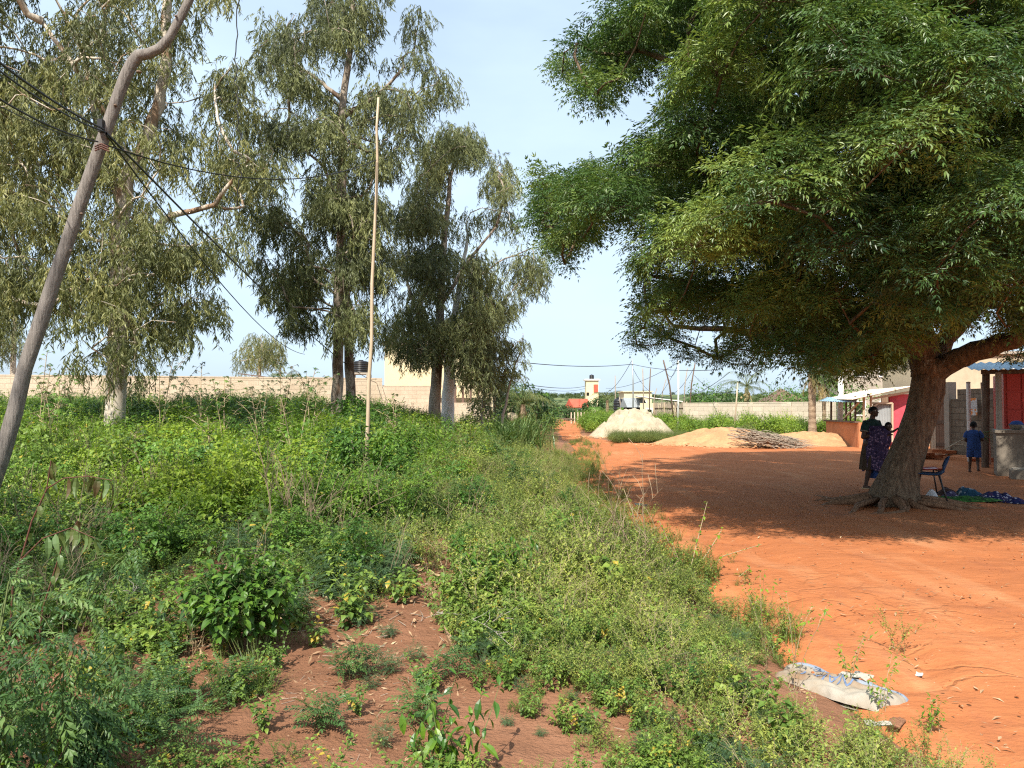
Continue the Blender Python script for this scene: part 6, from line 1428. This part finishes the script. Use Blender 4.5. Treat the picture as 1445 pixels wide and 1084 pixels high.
# sack
A_, B_ = at(1090, 944, 4.62), at(1282, 990, 4.02); sxy = Vector(((A_.x + B_.x) / 2, (A_.y + B_.y) / 2)); L = (Vector((B_.x, B_.y)) - Vector((A_.x, A_.y))).length; rz = math.atan2(B_.y - A_.y, B_.x - A_.x)
def sackz(u, v):
    x, y = u * L / 2, v * .2
    return .062 * max(0, (1 - abs(u) ** 7)) ** .5 * max(0, (1 - abs(v) ** 3)) ** .5 * (.35 + 1.25 * fbm(np.array([x * 4.5 + 4]), np.array([y * 6 + 4]), 17)[0]) + .03 * 1.5 * (abs(fbm(np.array([x * 3 + y * 4 + 2]), np.array([y * 9 - x * 3]), 23, 3)[0] - .45) * 4 - .4) * (1 - v * v) * (1 - u * u) + .008 * math.sin(x * 23 + y * 30) * (1 - v * v) * (1 - u * u)
def sackp(u, v): return (u * L / 2 * (1 + .05 * math.sin(v * 3) + .10 * (vn(np.array([v * 2.2 + 3]), np.array([u * 1.1 + 9.]), 6)[0] - .5)), v * .165 * (1 - .06 * abs(u) ** 6 + .30 * (fbm(np.array([u * 2.6 + 8]), np.array([v * .8 + 2]), 9)[0] - .47)), sackz(u, v))
L *= .84
t = thing('cement_sack', 'dirty white woven sack with blue lettering lying at the road edge', 'sack', (sxy.x, sxy.y, Hs(sxy.x, sxy.y) - .006), rz)
ti = NT('woven_sack'); v = ti.obj(); sp = ti.n('ShaderNodeSeparateXYZ'); ti.l(v, sp.inputs[0]); y_ = ti.math('ADD', sp.outputs[1], ti.math('MULTIPLY', ti.math('SUBTRACT', ti.noise(v, 6, 2), .5), .05))
band = ti.math('MULTIPLY', ti.math('GREATER_THAN', y_, .085), ti.math('LESS_THAN', y_, .145)); ck = ti.n('ShaderNodeTexChecker'); ck.inputs['Scale'].default_value = 260; ti.l(v, ck.inputs[0])
base = ti.ramp(ti.noise(v, 4, 4), [(.36, (.25, .155, .09)), (.52, (.33, .28, .215)), (.70, (.39, .355, .30))]); colr = ti.mix(band, base, (.27, .31, .37)); colr = ti.mix(.12, colr, ti.mix(1, colr, ck.outputs[0], 'MULTIPLY'))
M['sackm'] = ti.done(ti.bsdf(colr, .7, .25, ti.bump(ti.math('ADD', ti.noise(v, 22, 4), ti.math('MULTIPLY', ck.outputs[1], .2)), .5, .012)))
g = Geo(); us = np.linspace(-1, 1, 70); vs = np.linspace(-1, 1, 36); g.grid(np.array([[sackp(a, b) for b in vs] for a in us])[:, ::-1]); g.grid(np.array([[(sackp(a, b)[0], sackp(a, b)[1], -.02) for b in vs] for a in us])); part('bag', g, M['sackm'], t, True)
M['ink'] = plain('blue_ink', (.13, .18, .29), .8, .1, .3, 40)
def lettering(txt, size, u0, v0, flip=True):
    cu = bpy.data.curves.new('lettering', 'FONT'); cu.body = txt; cu.size = size; to = bpy.data.objects.new('lettering', cu); COL.objects.link(to)
    dg = bpy.context.evaluated_depsgraph_get(); me = bpy.data.meshes.new_from_object(to.evaluated_get(dg)); COL.objects.unlink(to); bpy.data.objects.remove(to)
    bm = bmesh.new(); bm.from_mesh(me); bmesh.ops.triangulate(bm, faces=bm.faces[:]); bmesh.ops.subdivide_edges(bm, edges=bm.edges[:], cuts=1, use_grid_fill=True)
    for vv in bm.verts:
        x, y = (-vv.co.x, -vv.co.y) if flip else (vv.co.x, vv.co.y)
        u = u0 + x / (L / 2); w_ = v0 + y / .175; q = sackp(max(-.97, min(.97, u)), max(-.97, min(.97, w_))); vv.co = Vector(q) + Vector((0, 0, .0035))
    bm.to_mesh(me); bm.free(); me.materials.clear(); me.materials.append(M['ink']); obj('lettering', me, None, t)
lettering('NAHM', .10, .30, .12); lettering('MAIN SAND', .045, .25, .52)
g = Geo()
for k in range(2): u = .02 + .2 * k; q = Vector(sackp(min(.9, u), .8)); rows = [[tuple(q + Vector((a * .05, .02 + b * .05, .012 + .05 * float(fbm(np.array([a * 1.8 + k * 7]), np.array([b * 1.8 + 3]), 5)[0] - .4)))) for b in np.linspace(-1, 1, 6)] for a in np.linspace(-1, 1, 6)]; g.grid(np.array(rows)); g.grid(np.array(rows) + np.array([0, 0, .002]))
part('torn_edge', g, 'dirtywhite', t, True)
# scraps
def scrap(name, label, c, s, mat, seed, cat):
    g = Geo(); rows = [[(a * s, b * s * .5, s * .5 * fbm(np.array([a * 1.7 + seed]), np.array([b * 1.7 + 2]), seed)[0]) for b in np.linspace(-1, 1, 9)] for a in np.linspace(-1, 1, 9)]; g.grid(np.array(rows)); g.grid(np.array(rows) + np.array([0, 0, -.004])); o = obj(name, g, M[mat], None, True, c); o.rotation_euler.z = seed; tag(o, label, cat)
q = at(1297, 938, 4.6); scrap('paper_scrap', 'curled white scrap on the bare road right of the sack', (q.x, q.y, float(roadz(q.x, q.y)) + .01), .035, 'white', 1, 'scrap')
q = at(893, 726, 11.3); scrap('plastic_scrap', 'crumpled black scrap where the weeds meet the road', (q.x + .1, q.y, Hs(q.x, q.y) + .12), .12, 'black', 2, 'scrap'); 
q = at(1240, 1035, 3.65); scrap('paper_scrap', 'torn pale packaging in the weeds below the sack', (q.x, q.y, Hs(q.x, q.y) + .06), .06, 'dirtywhite', 3, 'scrap')
q = at(1265, 1015, 3.8); scrap('earth_clod', 'brown broken clod of earth at the right end of the sack', (q.x, q.y, Hs(q.x, q.y) + .01), .06, 'ground', 4, 'clod')
# ------------------------------------------------------------------ single plants one can point to
def plant(name, label, px, d, leafm, stemm, build, cat='plant', rz=0):
    b = on(px, d, -.02); t = thing(name, label, cat, b, rz); g = Geo(); build(g)
    part('stems', split(g, 1), stemm, t, True); part('leaves', split(g, 0), leafm, t); return t
def shrubby(nst, h, lean, lfs, nl, **k): return lambda g: herb(g, (0, 0, 0), nst, h, lean, lfs, nl, **k)
hb = [leaf(L, L * .62, 4, .22, .4, .75) for L in (.065, .08, .095)]
gl = [leaf(L, L * .36, 4, .35, .35, .85) for L in (.085, .10, .12)]
pn = [compound(9, .17, .040, .015, .35, 2, 70, .1), compound(7, .13, .034, .013, .3, 2, 70, .1)]
pl2 = [compound(8, .19, .055, .017, .6, 2, 58, .35), compound(7, .16, .05, .016, .5, 2, 58, .35)]
plant('bush', 'rounded bright green bush with broad leaves on the bare red earth', 345, 4.7, 'shrub', 'stem', shrubby(32, .64, .95, hb, 14, sr=.005, t0=.3, branch=4, sprd=.16, petiole=.035, el=(-.7, .2)), 'bush')
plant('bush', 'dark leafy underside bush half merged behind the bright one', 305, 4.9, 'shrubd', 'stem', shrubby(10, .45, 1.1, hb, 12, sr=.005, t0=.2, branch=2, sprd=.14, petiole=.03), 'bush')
plant('glossy_shrub', 'small shrub with shiny drooping leaves at the bottom edge', 640, 3.25, 'glossy', 'stem', shrubby(12, .40, .8, gl, 9, sr=.0035, t0=.2, sprd=.13, el=(-1.2, -.2)), 'shrub')
plant('glossy_shrub', 'low dark shiny shrub right of the bare patch by the dead branches', 700, 6.0, 'glossy', 'stem', shrubby(12, .5, .9, gl, 12, sr=.004, t0=.2, branch=2, sprd=.25, el=(-1.0, .1)), 'shrub')
for i, (px, d, h, lb) in enumerate(((492, 4.3, .24, 'feathery seedling with paired leaflets in the middle of the bare earth'), (455, 3.55, .2, 'feathery seedling lowest on the bare earth at the bottom edge'), (212, 3.6, .3, 'feathery plant left of the bare earth below the round bush'),
        (330, 3.95, .2, 'spreading feathery plant just under the round bush'), (590, 3.7, .22, 'thin feathery seedling left of the shiny shrub'), (640, 4.3, .22, 'feathery seedling above the shiny shrub'), (255, 3.3, .34, 'larger feathery plant near the bottom left edge'))):
    plant('seedling', lb, px, d, 'bluep', 'stem', shrubby(4 if h < .25 else 6, h, .8, pn, 6, sr=.003, t0=.3, el=(-.1, .5), branch=1), 'seedling')
plant('sapling', 'leafy bluish sapling with hanging leaflets filling the left edge', 5, 2.8, 'bluep', 'stem', shrubby(8, .85, .7, pl2, 16, sr=.007, t0=.15, branch=4, sprd=.12, el=(-.7, .3)), 'sapling')
plant('sapling', 'second bluish sapling lower and right of the one at the left edge', 105, 3.0, 'bluep', 'stem', shrubby(5, .5, .8, pl2, 10, sr=.006, t0=.15, branch=3, sprd=.14, el=(-.7, .3)), 'sapling')
plant('leafy_weed', 'bright yellow green weed in the bottom left corner', 45, 2.55, 'shrubb', 'redstem', shrubby(5, .42, .6, [leaf(.06, .03, 3, .25, .4), leaf(.075, .036, 3, .25, .5)], 11, sr=.004, branch=2, el=(-.8, .1)), 'weed')
def bronze(g):
    lf = [leaf(.075, .026, 4, .3, .4), leaf(.06, .024, 4, .3, .5), leaf(.09, .026, 4, .35, .4)]
    o_ = on(5, 3.2, -.02)
    for (pts, n, r) in (([(5, 1000, 2.45), (18, 830, 2.45), (45, 735, 2.43), (66, 690, 2.42), (72, 650, 2.42)], 12, .005), ([(66, 690, 2.42), (90, 675, 2.38), (125, 672, 2.35), (158, 678, 2.3)], 16, .003), ([(30, 790, 2.44), (60, 760, 2.4), (100, 745, 2.35), (135, 760, 2.3)], 14, .003), ([(40, 1000, 2.6), (60, 860, 2.6), (88, 770, 2.58), (110, 735, 2.55)], 12, .0045)):
        P = [at(p[0], p[1], p[2] * 3.2 / 2.45) - o_ for p in pts]; 
        if pts[0][1] == 1000: P[0].z = 0
        g.tube(P, [r * (1 - .6 * i / (len(P) - 1)) for i in range(len(P))], 6, mat=1)
        for k in range(n): u = .35 + .65 * (k + 1) / n; g.put(R.choice(lf), RM(R.uniform(-1.2, 1.2) + (math.pi if k % 2 else 0) * .5, R.uniform(-1.45, -.6), R.uniform(-.5, .5)), R.uniform(.75, 1.1), along(P, min(1, u)), tint=R.random())
tf = [compound(3, .13, .055, .034, .35, 2, 65, .2), compound(4, .16, .05, .03, .35, 2, 65, .2)]
def fixb():
    pass
for (px, d, h, n, lb, mt, ns) in ((545, 9.2, 1.0, 12, 'big bright green leafy shrub in the middle of the field', 'shrub', 12), (470, 8.6, .7, 10, 'leafy green shrub left of the big one in the field middle', 'shrub', 9), (628, 9.6, .62, 10, 'smaller leafy shrub right of the big field shrub', 'shrubd', 8), (735, 12, .7, 10, 'dark leafy shrub among the yellow verge growth', 'shrubd', 8), (700, 16, .9, 10, 'bluish leafy shrub left of the verge growth', 'bluep', 8),
        (610, 15, 1.1, 10, 'green shrub right of the thin pale pole foot', 'shrub', 9), (250, 7.6, .55, 10, 'fresh green shrub in the shaded weeds at left', 'shrub', 9), (425, 7.4, .5, 9, 'low leafy shrub above the bare red earth', 'shrub', 8)):
    plant('shrub', lb, px, d, mt, 'stem', shrubby(ns, h, 1.0, tf, n, sr=.007, t0=.2, branch=4, sprd=.25 * h, el=(-.5, .35)), 'shrub')
pc = [palmate(.15, .042, 7, 2), palmate(.12, .034, 7, 2)]
for (px, d, h, lb) in ((366, 17, 2.0, 'tall cassava with a forked pale stem before the block wall'), (418, 15, 1.75, 'leaning cassava stem with a sparse top in front of the shed roof'), (226, 18, 2.1, 'tall cassava right of the pale eucalyptus trunk'), (285, 19, 2.0, 'slim cassava midway along the block wall'), (318, 18, 1.8, 'short topped cassava left of the forked one'), (80, 14, 1.6, 'cassava beside the leaning pole with a thin pale stem'), (55, 17, 1.9, 'cassava left of the pale eucalyptus trunk near the leaning pole'),
        (440, 19, 2.0, 'cassava just left of the bare grey eucalyptus trunk'), (300, 13, 1.25, 'low cassava in the bright undergrowth'), (180, 12, 1.15, 'dark low cassava in front of the pale eucalyptus'), (560, 17, 1.5, 'cassava right of the thin pale pole'), (398, 21, 2.2, 'tallest cassava against the sandy wall'), (255, 21, 2.1, 'slender cassava behind the undergrowth near the small dark tree'), (455, 13, 1.2, 'young cassava left of the tall dark shrub')):
    plant('cassava', lb, px, d, R.choice(('shrub', 'shrubd')), 'drystem', lambda g, h=h: herb(g, (0, 0, 0), R.choice((1, 2)), h * 1.25, .25, pc, 12, sr=.016, t0=.62, petiole=.16, branch=2, el=(-.9, .1), sprd=.04), 'cassava')
def twiggy(g):
    o_ = on(930, 7.2, -.02); lf = [leaf(.05, .024, 2, .25, .3), leaf(.065, .03, 2, .25, .3)]
    for pts in ([(985, 870), (990, 815), (1020, 785), (1075, 768)], [(980, 870), (975, 800), (985, 760), (998, 708)], [(990, 870), (1010, 830), (1035, 820), (1060, 800)], [(978, 870), (955, 790), (930, 735)], [(985, 870), (985, 800), (1005, 770), (1020, 745)], [(982, 860), (965, 810), (950, 770)], [(988, 870), (1010, 850), (1045, 845)], [(975, 870), (940, 800), (905, 760)], [(970, 870), (930, 820), (880, 690)]):
        P = [at(x, y, 7.2 + R.uniform(-.15, .15)) - o_ for x, y in pts]; P[0] = Vector((R.uniform(-.15, .2), R.uniform(-.2, .2), 0)); g.tube(P, [.006, .005, .004, .002][:len(P)], 5, mat=1)
        for k in range(34): u = .12 + .88 * (k + 1) / 34; g.put(R.choice(lf), RM(k * 2.4 + R.uniform(-.5, .5), R.uniform(-.4, .6)), R.uniform(.6, 1.15), along(P, min(1, u)), tint=R.random())
for (px, d, h, lb) in ((1115, 4.2, .5, 'tall thin stalked weed rising through the sack at the road edge'), (1190, 4.3, .38, 'leafy weed growing in front of the sack middle'), (1240, 4.0, .28, 'small sprig in front of the sack right end'), (1305, 3.75, .2, 'trailing weed at the corner of the road and weeds'), (1075, 5.2, .55, 'leafy weed at the upper left end of the sack')):
    plant('leafy_weed', lb, px, d, 'shrubb', 'drystem', shrubby(4, h, .5, lan + ovs, 10, sr=.002, t0=.3, branch=1), 'weed')
# dead branches lying in the weeds
def dead(label, px, d, n, s, mat):
    b = on(px, d, .04); g = Geo()
    for k in range(n):
        a = R.uniform(0, 6.3); e = R.uniform(-.2, .9); L = R.uniform(.2, .75) * s; p = Vector((R.gauss(0, .2) * s, R.gauss(0, .22) * s, R.uniform(.02, .12))); P = [p]; bend = R.gauss(0, .3)
        for j in range(8): a += bend + R.gauss(0, .16); e -= .16; P.append(P[-1] + Vector((math.cos(a) * math.cos(e), math.sin(a) * math.cos(e), math.sin(e))) * L / 8); P[-1].z = max(.01, P[-1].z)
        g.tube(P, [.0032 * (1 - .75 * j / 8) for j in range(9)], 5)
        for b_ in range(2):
            q = P[R.randint(2, 6)]; a2 = a + R.uniform(-1.2, 1.2); g.tube([q, q + Vector((math.cos(a2), math.sin(a2), .4)) * L * .12, q + Vector((math.cos(a2 + .3), math.sin(a2 + .3), .4)) * L * .24], [.0022, .0018, .001], 4)
    o = obj('dead_branches', g, M[mat], None, True, b); tag(o, label, 'dead branches')
dead('tangle of bleached dead branches right of the bare red earth', 690, 5.0, 26, .8, 'paletwig')
dead('dead bleached stalks in the weeds above the tangle', 735, 6.0, 16, .7, 'paletwig')
dead('pale broken stalks in the shaded weeds at left', 150, 5.4, 12, .9, 'paletwig')
dead('brown dry twigs in the field left of the big shrub', 330, 8.8, 40, 1.3, 'twig')
dead('dry twigs on the red earth beside the big trunk', 1150, 11.0, 7, .8, 'darkwood')
q = on(645, 4.75, .02); g = Geo()
for k in range(12): g.put(leaf(.14, .035, 3, .5, -.3), RM(R.uniform(0, 3.1), R.uniform(-.1, .9)), R.uniform(.6, 1.1), (R.gauss(0, .05), R.gauss(0, .04), .01), tint=R.random())
o = obj('dry_husk', g, M['deadleaf'], None, False, q); tag(o, 'pale dry curled husk leaves at the edge of the dead branch tangle', 'husk')
plant('sapling', 'brown stemmed sapling with drooping bronze green leaves at left', 5, 3.2, 'bronze', 'redstem', lambda g: bronze(g), 'sapling')
plant('roadside_shrub', 'tall twiggy shrub leaning out over the road edge', 930, 7.2, 'shrubb', 'drystem', lambda g: twiggy(g), 'shrub')
S.render.film_transparent = False
